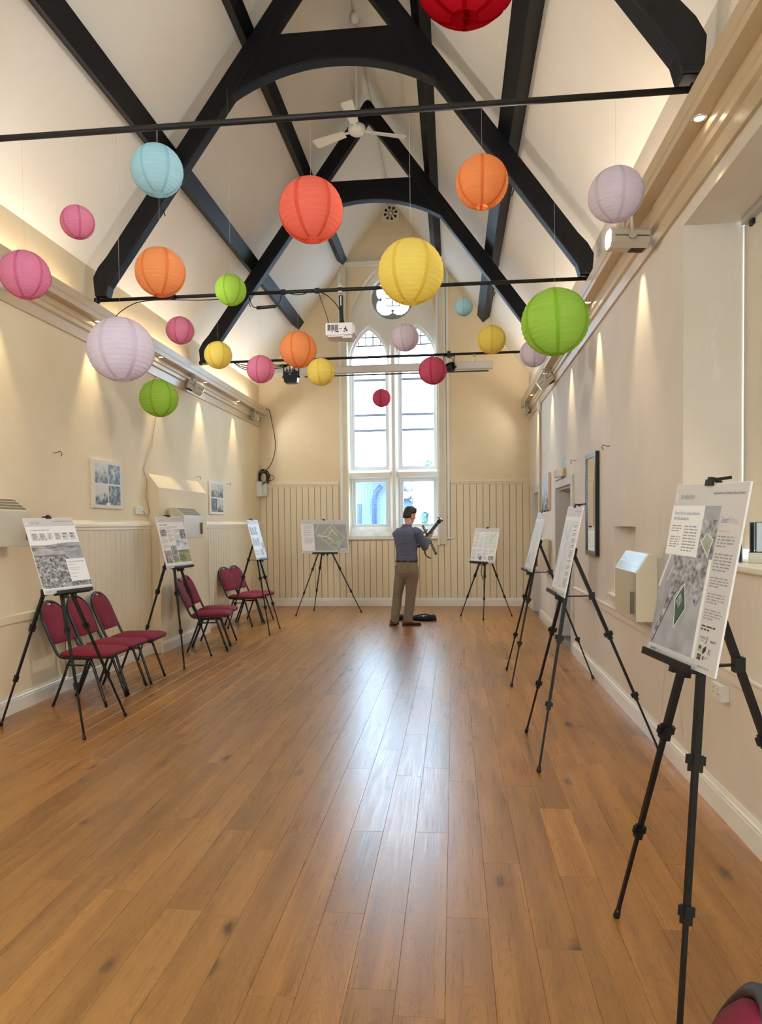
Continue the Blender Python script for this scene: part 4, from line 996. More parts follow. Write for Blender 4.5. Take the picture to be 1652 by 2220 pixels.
# mirror
t = empty('wall_mirror', (XR, 7.35, 1.22)); tag(t, 'tall black framed mirror on the right wall', 'mirror')
my0, my1, mz0, mz1, fw_ = 7.08, 7.62, 1.215, 2.235, 0.045
f = MB()
for a in ((my0, mz0, my0+fw_, mz1), (my1-fw_, mz0, my1, mz1), (my0+fw_, mz0, my1-fw_, mz0+fw_), (my0+fw_, mz1-fw_, my1-fw_, mz1)):
    f.box((XR-0.040, a[0], a[1]), (XR-0.001, a[2], a[3]))
f.build('frame', mat('black_lacquer_frame', (24, 26, 34), rough=0.22, var=0.1), t)
mm = bpy.data.materials.new('mirror_glass'); mm.use_nodes = True
_b = mm.node_tree.nodes['Principled BSDF']; _b.inputs['Metallic'].default_value = 1.0; _b.inputs['Roughness'].default_value = 0.015
_n = nd(mm.node_tree, 'ShaderNodeTexNoise'); _n.inputs['Scale'].default_value = 2; _r = nd(mm.node_tree, 'ShaderNodeValToRGB'); _r.color_ramp.elements[0].color = (0.80, 0.80, 0.80, 1); _r.color_ramp.elements[1].color = (0.86, 0.86, 0.86, 1)
mm.node_tree.links.new(_n.outputs[0], _r.inputs[0]); mm.node_tree.links.new(_r.outputs[0], _b.inputs['Base Color'])
MB().box((XR-0.030, my0+fw_, mz0+fw_), (XR-0.026, my1-fw_, mz1-fw_)).build('glass', mm, t)
# exit sign and emergency lamp
M_SIGN = mat('pale_exit_green', (150, 190, 192), rough=0.4)
o = MB().obox((0, 0, 0), (0.37, 0.15, 0.006)).build('exit_sign', mat('white_sign_plate', (222, 232, 236), rough=0.35, var=0.02), local=True)
o.matrix_world = flat_frame((XR-0.004, 9.28, 2.32), (0, -1, 0), 1, 1); tag(o, 'small pale green running-man exit sign above the doorway', 'sign')
quad(-0.170, -0.062, 0.170, 0.062, 0.0034, 'sign_field', M_SIGN, o)
pc = MB(); zz = 0.0040
pc.add([(-0.05+0.014*math.cos(2*PI*k/10), 0.040+0.014*math.sin(2*PI*k/10), zz) for k in range(10)], [tuple(range(10))])
def stroke(a, b_, w): 
    a, b_ = Vector((*a, zz)), Vector((*b_, zz)); d = (b_-a).normalized(); n = Vector((-d.y, d.x, 0))*w/2
    pc.add([a-n, b_-n, b_+n, a+n], [(0, 1, 2, 3)])
for a, b_, w in (((-0.058, 0.022), (-0.075, -0.015), 0.022), ((-0.06, 0.02), (-0.03, 0.004), 0.009), ((-0.06, 0.02), (-0.095, 0.008), 0.009), ((-0.075, -0.012), (-0.045, -0.028), 0.012), ((-0.045, -0.028), (-0.052, -0.056), 0.010), ((-0.078, -0.015), (-0.11, -0.045), 0.012),
                 ((0.005, -0.058), (0.005, 0.056), 0.008), ((0.055, -0.058), (0.055, 0.056), 0.008), ((0.005, 0.056), (0.055, 0.056), 0.008), ((0.11, 0.03), (0.11, -0.03), 0.012), ((0.11, -0.035), (0.09, -0.01), 0.010), ((0.11, -0.035), (0.13, -0.01), 0.010)): stroke(a, b_, w)
pc.build('pictogram', M_CARDW, o, local=True)
t = empty('emergency_light', (XR, 9.30, 2.11)); tag(t, 'boxy emergency lamp over the recessed doorway', 'emergency light')
MB().box((XR-0.035, 9.13, 2.125), (XR-0.001, 9.47, 2.225)).build('base', mat('tan_lamp_base', (168, 148, 100), rough=0.5), t)
MB().box((XR-0.11, 9.135, 2.120), (XR-0.035, 9.465, 2.220)).build('diffuser', mat('ribbed_clear_diffuser', (206, 206, 204), rough=0.2, var=0.2, scale=30), t, bevel=0.01)
# tall pole strapped to the wall, hooks, sockets
t = empty('wall_pole', (XR-0.03, 11.60, 1.25)); tag(t, 'slim tan window pole standing upright between the far door and the canvas print', 'pole')
MB().tube([(XR-0.025, 11.60, 1.10), (XR-0.025, 11.60, 3.32)], 0.017, 8).build('shaft', mat('tan_pole_paint', (206, 176, 138), rough=0.5), t)
MB().tube([(XR-0.03, 11.60, 3.30), (XR-0.03, 11.60, 3.36), (XR-0.03, 11.60, 3.46), (XR-0.03, 11.60, 3.52)], [0.018, 0.036, 0.036, 0.012], 10).build('head', M_WHITE, t)
def hook(x, s, y, z, label):
    b = MB().tube(spline([(x, y, z), (x+s*0.03, y, z), (x+s*0.055, y+0.02, z+0.012), (x+s*0.06, y+0.045, z-0.01), (x+s*0.045, y+0.05, z-0.03)], 5), 0.0035, 6)
    tag(b.build('wall_hook', M_LEAD), label, 'hook')
hook(XL, 1, 6.33, 2.25, 'small wire hook on the left wall before the old photographs'); hook(XL, 1, 10.02, 2.26, 'small wire hook above the flue projection'); hook(XL, 1, 11.43, 2.24, 'small wire hook right of the church photographs')
hook(XR, -1, 6.62, 2.23, 'small wire hook right of the black mirror'); hook(XR, -1, 8.36, 2.25, 'small wire hook left of the black mirror')
def socket(x, s, y0, y1, z0, z1, label, dep=0.03):
    t = empty('wall_socket', (x, (y0+y1)/2, z0)); tag(t, label, 'socket')
    MB().box((x, y0, z0), (x+s*dep, y1, z1)).build('plate', M_CARDW, t, bevel=0.004)
    for k in (0, 1):
        yc = y0+(y1-y0)*(0.27+0.46*k); b = MB(); xx = x+s*dep; zc = (z0+z1)/2
        for (dy, dz, w, h) in ((0, 0.018, 0.004, 0.010), (-0.011, -0.006, 0.008, 0.004), (0.011, -0.006, 0.008, 0.004)):
            b.box((xx-0.0005, yc+dy-w/2, zc+dz-h/2), (xx+s*0.001, yc+dy+w/2, zc+dz+h/2))
        b.build('pin_holes', M_SLOT, t)
    return t
socket(XR, -1, 3.80, 3.94, 0.615, 0.70, 'white double socket low on the right wall behind the nearest easel', 0.045)
socket(XL, 1, 8.03, 8.18, 1.70, 1.79, 'white switched socket on the left wall beside the flue projection')
t = empty('junction_box', (XL+0.06, 13.32, 2.08)); tag(t, 'white junction box in the far left corner under the coiled cable', 'box')
MB().box((XL, 13.20, 2.10), (XL+0.10, 13.34, 2.38)).build('box', M_CARDW, t, bevel=0.006)
MB().box((XL+0.005, 13.345, 2.12), (XL+0.16, 13.43, 2.40)).build('side_box', M_CARDW, t, bevel=0.006)
MB().box((XL+0.10, 13.25, 2.30), (XL+0.1015, 13.30, 2.35)).build('warning_label', mat('red_brown_label', (150, 90, 80), rough=0.5), t)
cb = MB()
rr = random.Random(5)
for k in range(9):
    c = Vector((XL+0.11+rr.uniform(-0.02, 0.02), 13.36+rr.uniform(-0.03, 0.03), 2.47+rr.uniform(-0.02, 0.02))); a_, b_ = 0.075+rr.uniform(-0.02, 0.03), 0.125+rr.uniform(-0.03, 0.02); th = rr.uniform(-0.4, 0.4)
    cb.tube([c+Vector((a_*math.cos(q)*math.cos(th)-b_*math.sin(q)*math.sin(th)*0.5, 0.02*math.sin(q*2+k), a_*math.cos(q)*math.sin(th)+b_*math.sin(q)*math.cos(th))) for q in [2*PI*j/22 for j in range(22)]], 0.006, 5, closed=True)
cb.tube([Vector((XL+0.23+0.07*math.cos(q), 13.38, 2.46+0.05*math.sin(q)))for q in [2*PI*j/18 for j in range(18)]], 0.006, 5, closed=True)
cb.tube(spline([(XL+0.08, 13.35, 2.5), (XL+0.06, 13.35, 2.62), (XL+0.05, 13.36, 2.70)], 5), 0.003, 5)
tag(cb.build('coiled_cable', M_CABLE), 'bundle of coiled black cable in the far left corner', 'cable')
cable([(XL+0.14, 13.44, 3.78), (XL+0.22, 13.42, 3.74), (XL+0.27, 13.42, 3.5), (XL+0.32, 13.42, 3.2), (XL+0.315, 13.42, 2.95), (XL+0.24, 13.40, 2.72), (XL+0.14, 13.38, 2.60)], 0.007, 'cable', 'black cable hanging from the cornice end down to the coiled bundle')
cable([(XL+0.012, 8.63, 3.44), (XL+0.014, 8.70, 3.2), (XL+0.012, 8.62, 2.9), (XL+0.012, 8.50, 2.6), (XL+0.012, 8.30, 2.32), (XL+0.012, 8.26, 2.23), (XL+0.014, 8.33, 2.10), (XL+0.014, 8.30, 1.9), (XL+0.016, 8.38, 1.75), (XL+0.02, 8.30, 1.68), (XL+0.035, 8.17, 1.735)], 0.0045, 'cable', 'thin white wire wandering down the left wall to the socket', mat('grey_white_wire', (158, 150, 134), rough=0.5))
# niche ledge
o = MB().box((XR-0.035, 5.60, 0.895), (XR+0.13, 6.58, 0.92)).build('niche_ledge', M_WHITE, bevel=0.005); tag(o, 'narrow white ledge at the foot of the wall niche', 'ledge')

# ------------------------------------------------------------------ folders on the window sill
M_BINDER = mat('navy_binder_cloth', (18, 26, 46), rough=0.5, var=0.15)
M_PAGES = mat('layered_page_edges', (196, 206, 216), rough=0.7, var=0.35, scale=90, stretch=(1, 1, 0.02))
M_PAGES2 = mat('layered_cream_page_edges', (198, 192, 178), rough=0.7, var=0.35, scale=90, stretch=(0.02, 0.02, 1))
def folder(x, y, z, w, dep, h, label, m=None, pages=True):
    t = empty('ring_binder', (x, y, z), -0.38); tag(t, label, 'folder', 'folders on the window sill')
    MB().box((0, 0, 0), (0.006, dep, h)).box((w-0.006, 0, 0), (w, dep, h)).box((0.006, dep-0.005, 0), (w-0.006, dep, h)).build('cover', m or M_BINDER, t, local=True)
    if pages: MB().box((0.007, 0.004, 0.004), (w-0.007, dep-0.007, h-0.004)).build('pages', M_PAGES, t, local=True)
zs = 1.336
M_COVER = mat('grey_folder', (84, 80, 86), rough=0.6)
al = MB().box((0, 0, 0), (0.27, 0.20, 0.052)); o = al.build('album', M_PAGES2, local=True, bevel=0.003); o.location = (1.462, 3.735, zs); o.rotation_euler = (0, 0, -0.38); tag(o, 'thick cream paged album lying flat on the window sill', 'album')
folder(1.470, 3.742, zs+0.0525, 0.022, 0.17, 0.150, 'slim navy binder standing on the flat album', None, False)
folder(1.492, 3.733, zs+0.0525, 0.055, 0.17, 0.152, 'navy binder with pale page edges standing on the flat album')
folder(1.548, 3.711, zs+0.0525, 0.048, 0.17, 0.149, 'navy binder at the picture edge on the flat album', None, False)
folder(1.440, 3.800, zs, 0.016, 0.14, 0.19, 'slim grey folder on the sill beside the flat album', M_COVER, False)
# ------------------------------------------------------------------ chairs
M_TUBE = mat('black_chair_tube', (13, 13, 16), rough=0.38, var=0.15, scale=20)
def burgundy():
    m = mat('burgundy_chair_fabric', (122, 18, 46), rough=0.85, var=0.12, scale=40, bump=0.2, bscale=260)
    return m
M_FABR = burgundy()
def cushion(outline, z0, z1, fn, crown, nsub=3):
    """upholstered pad: outline ring, rounded rim, domed face. fn(a,b,h)"""
    n = len(outline); cx = sum(p[0] for p in outline)/n; cy = sum(p[1] for p in outline)/n; b = MB(); rings = []
    for h, k in ((z0, 0.97), (z0+(z1-z0)*0.25, 1.0), (z0+(z1-z0)*0.6, 1.0), (z1, 0.95), (z1+crown*0.5, 0.80), (z1+crown*0.85, 0.5), (z1+crown, 0.15)):
        rings.append([Vector(fn(cx+(p[0]-cx)*k, cy+(p[1]-cy)*k, h)) for p in outline])
    b.loft(rings, True); return b
def chair():
    t = empty('banquet_chair', (0, 0, 0))
    # seat: rounded trapezoid, wider in front
    so = []
    for (cx, cy, r, a0) in ((0.205, 0.155, 0.055, 0), (-0.155, 0.135, 0.055, 90), (-0.155, -0.135, 0.055, 180), (0.205, -0.155, 0.055, 270)):
        so += [(cx+r*math.cos(math.radians(a0+90*k/4)), cy+r*math.sin(math.radians(a0+90*k/4))) for k in range(5)]
    cushion(so, 0.437, 0.468, lambda a, b, h: (a+0.02, b, h), 0.028).build('seat', M_FABR, t, local=True)
    sp = [(0.02+p[0]*0.97, p[1]*0.97) for p in so]
    MB().prism(sp, lambda a, b, z: (a, b, z), 0.424, 0.437).build('seat_pan', M_TUBE, t, local=True)
    # back frame: one bent tube
    top = 0.90
    def bp(z): return -0.205-0.155*(z-0.47)/(top-0.47)*1.15     # x of the raked back at height z
    side = [(0.12, 0.425), (-0.10, 0.425), (-0.165, 0.432), (-0.20, 0.47)]
    pts = [(x, 0.185, z) for x, z in side]+[(bp(z), 0.185, z) for z in (0.55, 0.66, 0.74)]
    for k in range(1, 12):
        a = PI*k/12; z = 0.74+0.155*math.sin(a); pts.append((bp(z), 0.185*math.cos(a), z))
    pts += [(bp(z), -0.185, z) for z in (0.74, 0.66, 0.55)]+[(x, -0.185, z) for x, z in side[::-1]]
    MB().tube(spline(pts, 3), 0.0135, 8).build('back_frame', M_TUBE, t, local=True)
    # back pad with its notched top
    bo = [(-0.170, 0.535), (0.170, 0.535), (0.172, 0.74)]
    for k in range(1, 6): a = PI*k/12; bo.append((0.172*math.cos(a), 0.74+0.142*math.sin(a)))
    bo += [(0.038, 0.872), (0.0, 0.838), (-0.038, 0.872)]
    for k in range(7, 12): a = PI*k/12; bo.append((0.172*math.cos(a), 0.74+0.142*math.sin(a)))
    bo.append((-0.172, 0.74))
    nrm = Vector((1, 0, 0.41)).normalized()
    def bf(a, z, h): return (bp(z)+nrm.x*h, a, z+nrm.z*h)
    b = MB(); n = len(bo)
    for h0, h1, nm in ((-0.006, 0.012, 'backrest'),):
        rings = []
        for h, k in ((-0.008, 0.96), (-0.002, 1.0), (0.010, 1.0), (0.020, 0.93), (0.026, 0.75), (0.028, 0.4)):
            rings.append([Vector(bf(a*k, 0.70+(z-0.70)*k, h)) for a, z in bo])
        b.loft(rings, True)
    b.build('backrest', M_FABR, t, local=True)
    MB().prism([(a*0.94, 0.70+(z-0.70)*0.94) for a, z in bo], lambda a, z, h: bf(a, z, h), -0.014, -0.007).build('back_shell', M_TUBE, t, local=True)
    for s in (-1, 1):
        y = s*0.172; yf = s*0.19
        MB().tube(spline([(0.03, y, 0.418), (0.075, y, 0.415), (0.112, y+s*0.002, 0.385), (0.16, y+s*0.008, 0.25), (0.245, yf, 0.0)], 4), 0.0125, 8).build('leg', M_TUBE, t, local=True)
        MB().tube(spline([(0.0, y, 0.418), (-0.055, y, 0.415), (-0.095, y+s*0.002, 0.385), (-0.145, y+s*0.008, 0.25), (-0.245, yf, 0.0)], 4), 0.0125, 8).build('leg', M_TUBE, t, local=True)
        MB().tube([(-0.105, s*0.174, 0.358), (0.122, s*0.174, 0.358)], 0.008, 6).build('side_stretcher', M_TUBE, t, local=True)
    return t
proto = chair()
CHAIRS = [((-3.235, 6.035), 0, 'burgundy chair nearest in the row behind the left front easel'), ((-3.245, 6.48), 0, 'burgundy chair in the middle of the row of three on the left'),
          ((-3.225, 6.90), 3, 'burgundy chair farthest in the row of three on the left'), ((-3.075, 8.70), 12, 'burgundy chair nearest of the pair behind the second easel'),
          ((-3.16, 9.17), 5, 'burgundy chair farther of the pair behind the second easel'), ((-3.28, 10.92), -14, 'burgundy chair nearest of the pair by the far left easel'),
          ((-3.24, 11.34), -13, 'burgundy chair farther of the pair by the far left easel'), ((0.05, 1.09), 160, 'burgundy chair back cut off at the bottom right corner')]
for i, ((x, y), a, lab) in enumerate(CHAIRS):
    o = proto if i == 0 else copy_tree(proto)
    o.location = (x, y, 0); o.rotation_euler = (0, 0, math.radians(a)); tag(o, lab, 'chair', 'burgundy banquet chairs')

# ------------------------------------------------------------------ easels and display boards
M_EASEL = mat('black_easel_aluminium', (10, 11, 15), rough=0.38, var=0.12, scale=20)
M_PLAST = mat('black_easel_plastic', (9, 9, 12), rough=0.45)
def board_frame(pos, yaw, tilt, roll):
    yw, t, r = map(math.radians, (yaw, tilt, roll))
    n = Vector((math.sin(yw), -math.cos(yw), 0)); rt = Vector((math.cos(yw), math.sin(yw), 0)); up = Vector((0,0,1))*math.cos(t)-n*math.sin(t)
    r2 = math.cos(r)*rt+math.sin(r)*up; u2 = -math.sin(r)*rt+math.cos(r)*up; n2 = r2.cross(u2)
    m = Matrix((r2, u2, n2)).transposed().to_4x4(); m.translation = pos
    return m, r2, u2, n2
def easel(pos, yaw, tilt, roll, w, h, feet, ledge, label, ldw=0.31, strap=False):
    m, r2, u2, n2 = board_frame(pos, yaw, tilt, roll); c = Vector(pos)
    hub = c-n2*0.040
    f0 = Vector((sum(f[0] for f in feet)/3, sum(f[1] for f in feet)/3, 0))
    t = empty('tripod_easel', f0); tag(t, label, 'easel', 'black tripod easels')
    MB().tube([hub-u2*0.05, hub+u2*0.03], 0.026, 10).obox(hub, (0.05, 0.05, 0.05), m.to_3x3()).build('hub', M_PLAST, t, bevel=0.006)
    bot = c-u2*(h/2)
    for i, f in enumerate(feet):
        F = Vector((f[0], f[1], 0.0)); d = F-hub; up = n2
        lg = MB().bar(hub, hub+d*0.42, 0.022, 0.022, up).bar(hub+d*0.40, hub+d*0.72, 0.0165, 0.0165, up).bar(hub+d*0.70, hub+d*0.985, 0.0125, 0.0125, up).build('leg', M_EASEL, t)
        for a, s in ((0.415, 0.036), (0.715, 0.029)):
            q = hub+d*a; dn = d.normalized()
            MB().bar(q-dn*0.030, q+dn*0.022, s, s*0.85, up).bar(q-dn*0.028, q+dn*0.0, s*0.5, s*1.6, up).build('leg_lock', M_PLAST, lg)
        dn = d.normalized()
        MB().tube([F-dn*0.045, F-dn*0.03, F-dn*0.012, F-dn*0.002], [0.009, 0.0125, 0.0145, 0.010], 8).build('rubber_foot', M_PLAST, lg)
    MB().bar(hub, c+u2*(h/2+0.012)-n2*0.022, 0.016, 0.016, n2).build('mast', M_EASEL, t)
    cl = MB(); tp = c+u2*(h/2)
    M3 = m.to_3x3()
    cl.obox(tp+u2*0.001+n2*0.008, (0.042, 0.020, 0.008), M3).obox(tp+u2*0.014-n2*0.006, (0.020, 0.010, 0.036), M3)
    cl.bar(tp+u2*0.014-n2*0.01, tp+u2*0.030-n2*0.062, 0.010, 0.006, r2); cl.build('top_clip', M_PLAST, t)
    b0 = bot+r2*(ledge-ldw/2); b1 = bot+r2*(ledge+ldw/2)
    ld = MB(); mid = (b0+b1)/2
    ld.obox(mid-u2*0.0065+n2*0.004, (ldw, 0.010, 0.052), M3).obox(mid+u2*0.002+n2*0.0265, (ldw, 0.022, 0.006), M3); ld.build('ledge', M_PLAST, t)
    for s in (-0.035, 0.035):
        MB().obox(bot+r2*(ledge*0.3+s)-u2*0.022-n2*0.016, (0.026, 0.034, 0.026), M3).build('ledge_bracket', M_PLAST, t)
    # strut back to the rear leg
    rear = max(feet, key=lambda f: -((Vector((f[0], f[1], 0))-Vector((c.x, c.y, 0))).dot(Vector((n2.x, n2.y, 0)))))
    R_ = Vector((rear[0], rear[1], 0)); zb = bot.z-0.012; k = (hub.z-zb)/hub.z; q = hub+(R_-hub)*k
    MB().bar(bot-n2*0.02-u2*0.012, q, 0.014, 0.008).build('strut', M_PLAST, t)
    MB().obox(q, (0.034, 0.034, 0.05)).build('strut_collar', M_PLAST, t)
    if strap:
        s0 = bot-u2*0.01+r2*(-0.04)-n2*0.02
        MB().tube(spline([s0, s0+Vector((0.03, 0, -0.05)), s0+Vector((0.02, 0, -0.15)), s0+Vector((0.05, 0, -0.27))], 5), 0.006, 5).build('carry_strap', M_PLAST, t)
    return t
M_FOAM = mat('white_foam_board', (236, 234, 234), rough=0.42, var=0.015)
M_BAND = mat('pale_grey_print_band', (206, 201, 200), rough=0.42, var=0.02)
M_INK = mat('dark_grey_ink', (74, 74, 82), rough=0.5); M_INK2 = mat('mid_grey_ink', (150, 150, 156), rough=0.5); M_INK3 = mat('black_ink', (40, 40, 46), rough=0.5)
M_INKL = mat('pale_tan_ink', (196, 182, 174), rough=0.5); M_INKB = mat('blue_grey_ink', (120, 134, 168), rough=0.5); M_LINEW = mat('white_boundary_ink', (240, 240, 236), rough=0.5)
AER = photo_mat('aerial_print', 26, (96, 96, 102), (192, 192, 198), 0.52, 0.86, seed=2)
FIELD = photo_mat('field_print', 6, (140, 140, 148), (180, 180, 188), 0.5, 0.9, seed=5)
TOWN = photo_mat('village_aerial_print', 26, (66, 66, 72), (206, 204, 204), 0.52, 0.92, seed=8)
HILL = photo_mat('hill_print', 9, (120, 120, 124), (198, 196, 196), 0.5, 0.88, stretch=(0.6, 2.2, 1), seed=11)
SKYP = photo_mat('sky_print', 8, (104, 124, 180), (226, 230, 240), 0.40, 0.75, stretch=(1, 1.6, 1), seed=6)
GREEN = photo_mat('green_field_print', 9, (72, 84, 74), (176, 184, 140), 0.40, 0.85, stretch=(0.6, 2.5, 1), seed=13)
PLAN = photo_mat('plan_print', 7, (146, 148, 148), (166, 166, 166), 0.40, 0.8, seed=15)
PLANG = photo_mat('plan_green_print', 16, (140, 150, 134), (170, 178, 160), 0.40, 0.8, seed=17)
SKET = photo_mat('sketch_map_print', 30, (176, 190, 184), (226, 232, 228), 0.45, 0.75, seed=19)
LINEW = photo_mat('pale_sketch_print', 30, (196, 200, 214), (232, 234, 240), 0.45, 0.75, stretch=(2, 0.5, 1), seed=21)
FIGS = photo_mat('people_print', 30, (70, 60, 66), (216, 200, 204), 0.50, 0.85, stretch=(1, 0.25, 1), seed=23)
DARKG = mat('dark_green_print', (62, 92, 74), rough=0.45, var=0.3, scale=30)
GREENL = mat('logo_green', (60, 110, 80), rough=0.5); NAVYL = mat('logo_navy', (50, 52, 78), rough=0.5); BLKL = mat('logo_charcoal', (58, 58, 60), rough=0.5); LIMEL = mat('logo_lime', (170, 178, 80), rough=0.5); REDL = mat('logo_maroon', (92, 34, 56), rough=0.5)
T_HEAD = 'Land south-west of Addstone Road, Ashbury'
TXT = ['Introduction', 'Next Steps', 'Key Benefits', 'Seven', 'Homes', T_HEAD, 'Welcome and Thank You for attending the Addstone Road,', 'Ashbury Public Consultation Event.',
       'Current timescales are anticipated as follows', 'Thank you for attending our public consultation event.', 'ALN', 'ACD', 'cpm', 'GROUP', 'tapper', 'ROADS']
prepare_text(TXT)
class Sheet:
    """board face in unit coordinates: u 0..1 left to right, v 0..1 top to bottom"""
    def __init__(s, o, w, h, z): s.o, s.w, s.h, s.z = o, w, h, z
    def p(s, u, v, k): return ((u-0.5)*s.w, (0.5-v)*s.h, s.z+0.0003*k)
    def rect(s, u0, v0, u1, v1, m, name='print', k=1):
        return MB().add([s.p(u0, v1, k), s.p(u1, v1, k), s.p(u1, v0, k), s.p(u0, v0, k)], [(0, 1, 2, 3)]).build(name, m, s.o, local=True)
    def poly(s, pts, m, name='print', k=2):
        return MB().add([s.p(u, v, k) for u, v in pts], [tuple(range(len(pts)))]).build(name, m, s.o, local=True)
    def line(s, pts, wd, m, name='outline', k=3, closed=False):
        b = MB(); q = [Vector(s.p(u, v, k)) for u, v in pts]
        for i in range(len(q) if closed else len(q)-1):
            a, c = q[i], q[(i+1) % len(q)]; d = (c-a).normalized(); n = Vector((-d.y, d.x, 0))*wd/2; a = a-d*wd/2; c = c+d*wd/2
            b.add([a-n, c-n, c+n, a+n], [(0, 1, 2, 3)])
        return b.build(name, m, s.o, local=True)
    def text(s, t, u, v, size, m, name='text', k=3, right=False, fit=None):
        vs, fs = TEXT[t]; sx = size
        if fit: sx = fit*s.w/text_w(t)
        off = -text_w(t)*sx if right else 0
        x0, y0, z0 = s.p(u, v, k)
        return MB().add([(x0+off+q.x*sx, y0+q.y*size, z0) for q in vs], fs).build(name, m, s.o, local=True)
    def para(s, u0, u1, v0, v1, n, m, name='text_lines', seed=1, th=0.45, gaps=()):
        b = MB(); rr = random.Random(seed); dv = (v1-v0)/n
        for i in range(n):
            if i in gaps: continue
            last = (i+1 in gaps) or i == n-1; e = u0+(u1-u0)*(rr.uniform(0.45, 0.8) if last else rr.uniform(0.9, 1.0)); v = v0+i*dv; u = u0
            while u < e-0.004:
                l = min(rr.uniform(0.025, 0.075)*0.6/max(s.w, 0.3)*0.7, e-u)
                b.add([s.p(u, v+dv*th, 3), s.p(u+l, v+dv*th, 3), s.p(u+l, v, 3), s.p(u, v, 3)], [(0, 1, 2, 3)]); u += l+0.012
        return b.build(name, m, s.o, local=True)
def display_board(pos, yaw, tilt, roll, w, h, label):
    m = board_frame(pos, yaw, tilt, roll)[0]
    o = MB().obox((0, 0, 0), (w, h, 0.006)).build('display_board', M_FOAM, local=True); o.matrix_world = m; tag(o, label, 'display board', 'consultation boards on easels')
    return Sheet(o, w, h, 0.0031)
def furniture(S, head=True, foot=0.945, hd=0.115, fs=0.013):
    S.rect(0.004, 0.003, 0.996, hd, M_BAND, 'header_band'); S.rect(0.004, foot, 0.996, 0.997, M_BAND, 'footer_band')
    S.rect(0.03, hd*0.45, 0.055, hd*0.80, M_CARDW, 'header_mark', 2)
    if head: S.text(T_HEAD, 0.965, hd*0.5, fs, M_INK, 'header_text', right=True, fit=0.40)
    S.text('Seven', 0.045, foot+(1-foot)*0.62, 0.016, M_INK3, 'logo_text', fit=0.085); S.text('Homes', 0.132, foot+(1-foot)*0.62, 0.016, M_INKL, 'logo_text', fit=0.085)
    S.para(0.76, 0.96, foot+(1-foot)*0.42, foot+(1-foot)*0.62, 1, M_INK2, seed=2, th=0.7)
A2 = (0.42, 0.594); A1 = (0.841, 0.594)
EZ = [((-2.951, 5.088, 1.350), 66.5, 21.3, 1.2, A2, [(-3.55, 5.23), (-2.69, 4.92), (-2.69, 5.58)], 0.03),
      ((-3.148, 7.811, 1.378), 68.5, 14.7, 1.4, A2, [(-2.92, 7.46), (-3.66, 7.92), (-2.88, 8.22)], 0.04),
      ((-2.862, 10.207, 1.348), 83.9, 14.7, -0.5, A2, [(-2.59, 9.82), (-2.60, 10.46), (-3.40, 10.44)], 0.04),
      ((-2.245, 12.344, 1.348), 27.7, 14.2, -0.9, A1, [(-2.69, 11.92), (-1.62, 12.42), (-2.52, 12.66)], -0.02),
      ((0.500, 11.72, 1.190), -21.8, 19.7, -3.0, A2, [(0.10, 11.98), (0.46, 11.47), (0.95, 11.95)], -0.05),
      ((0.797, 7.159, 1.363), -85.7, 14.0, -0.1, A2, [(0.54, 7.58), (0.53, 6.81), (1.36, 7.19)], -0.08),
      ((0.746, 4.851, 1.362), -86.0, 11.5, -1.5, A2, [(0.52, 5.32), (0.51, 4.46), (1.355, 4.87)], -0.09),
      ((0.780, 2.412, 1.378), -77.9, 9.8, -1.8, A2, [(0.62, 2.83), (0.61, 2.03), (1.345, 2.60)], -0.045)]
ELAB = ['black tripod easel in front of the row of three chairs', 'black tripod easel beside the flue projection', 'black tripod easel beside the far pair of chairs', 'black tripod easel holding the wide board by the gable wall',
        'black tripod easel standing alone right of the man', 'farther black tripod easel of the two by the doorways', 'nearer black tripod easel in front of the mirror', 'large black tripod easel in the right foreground']
BLAB = ['display board headed Next Steps with a village aerial photo', 'display board with colour landscape photos by the flue projection', 'display board with rows of small grey house drawings', 'wide landscape board showing a white-outlined site plan',
        'pale board with map and text right of the man', 'steeply angled white board by the far doorway', 'steeply angled white board with a long side text column', 'large board headed Introduction in the right foreground']
SH = []
for i, (pos, yw, ti, ro, sz, feet, lg) in enumerate(EZ):
    easel(pos, yw, ti, ro, sz[0], sz[1], feet, lg, ELAB[i], 0.31 if i != 3 else 0.46, i == 4)
    SH.append(display_board(pos, yw, ti, ro, sz[0], sz[1], BLAB[i]))
# board contents
S = SH[0]; furniture(S)
S.text('Next Steps', 0.10, 0.082, 0.030, M_INK2, 'heading', fit=0.19); S.text('Current timescales are anticipated as follows', 0.07, 0.172, 0.015, M_INK3, 'subheading', fit=0.38)
for k in range(6):
    u = 0.065+k*0.152; w = 0.135
    S.poly([(u, 0.205), (u+w*0.84, 0.205), (u+w, 0.255), (u+w*0.84, 0.305), (u, 0.305)], M_CARDW if k == 2 else M_BAND, 'timeline_step'); S.para(u+0.02, u+w*0.82, 0.215, 0.295, 5 if k < 4 else 2, M_INK, seed=k, th=0.35)
for u in (0.185, 0.335): S.line([(u, 0.305), (u+0.03, 0.272)], 0.003, M_INK3, 'tick')
S.rect(0.004, 0.40, 0.996, 0.52, HILL, 'hill_photo'); S.rect(0.004, 0.50, 0.996, 0.93, TOWN, 'village_photo'); S.poly([(0.004, 0.36), (0.3, 0.37), (0.62, 0.345), (0.996, 0.345), (0.996, 0.41), (0.004, 0.41)], HILL, 'skyline_photo', 1)
S.poly([(0.60, 0.49), (0.996, 0.42), (0.996, 0.60), (0.72, 0.60)], FIELD, 'field_photo', 2)
S.rect(0.60, 0.565, 0.996, 0.865, M_FOAM, 'thank_you_panel', 3)
S.text('Thank you for attending our public consultation event.', 0.625, 0.612, 0.013, M_INK3, 'panel_heading', 4, fit=0.34); S.para(0.63, 0.86, 0.64, 0.83, 8, M_INK2, seed=9, th=0.3, gaps=(1, 4, 6))
S = SH[1]; furniture(S)
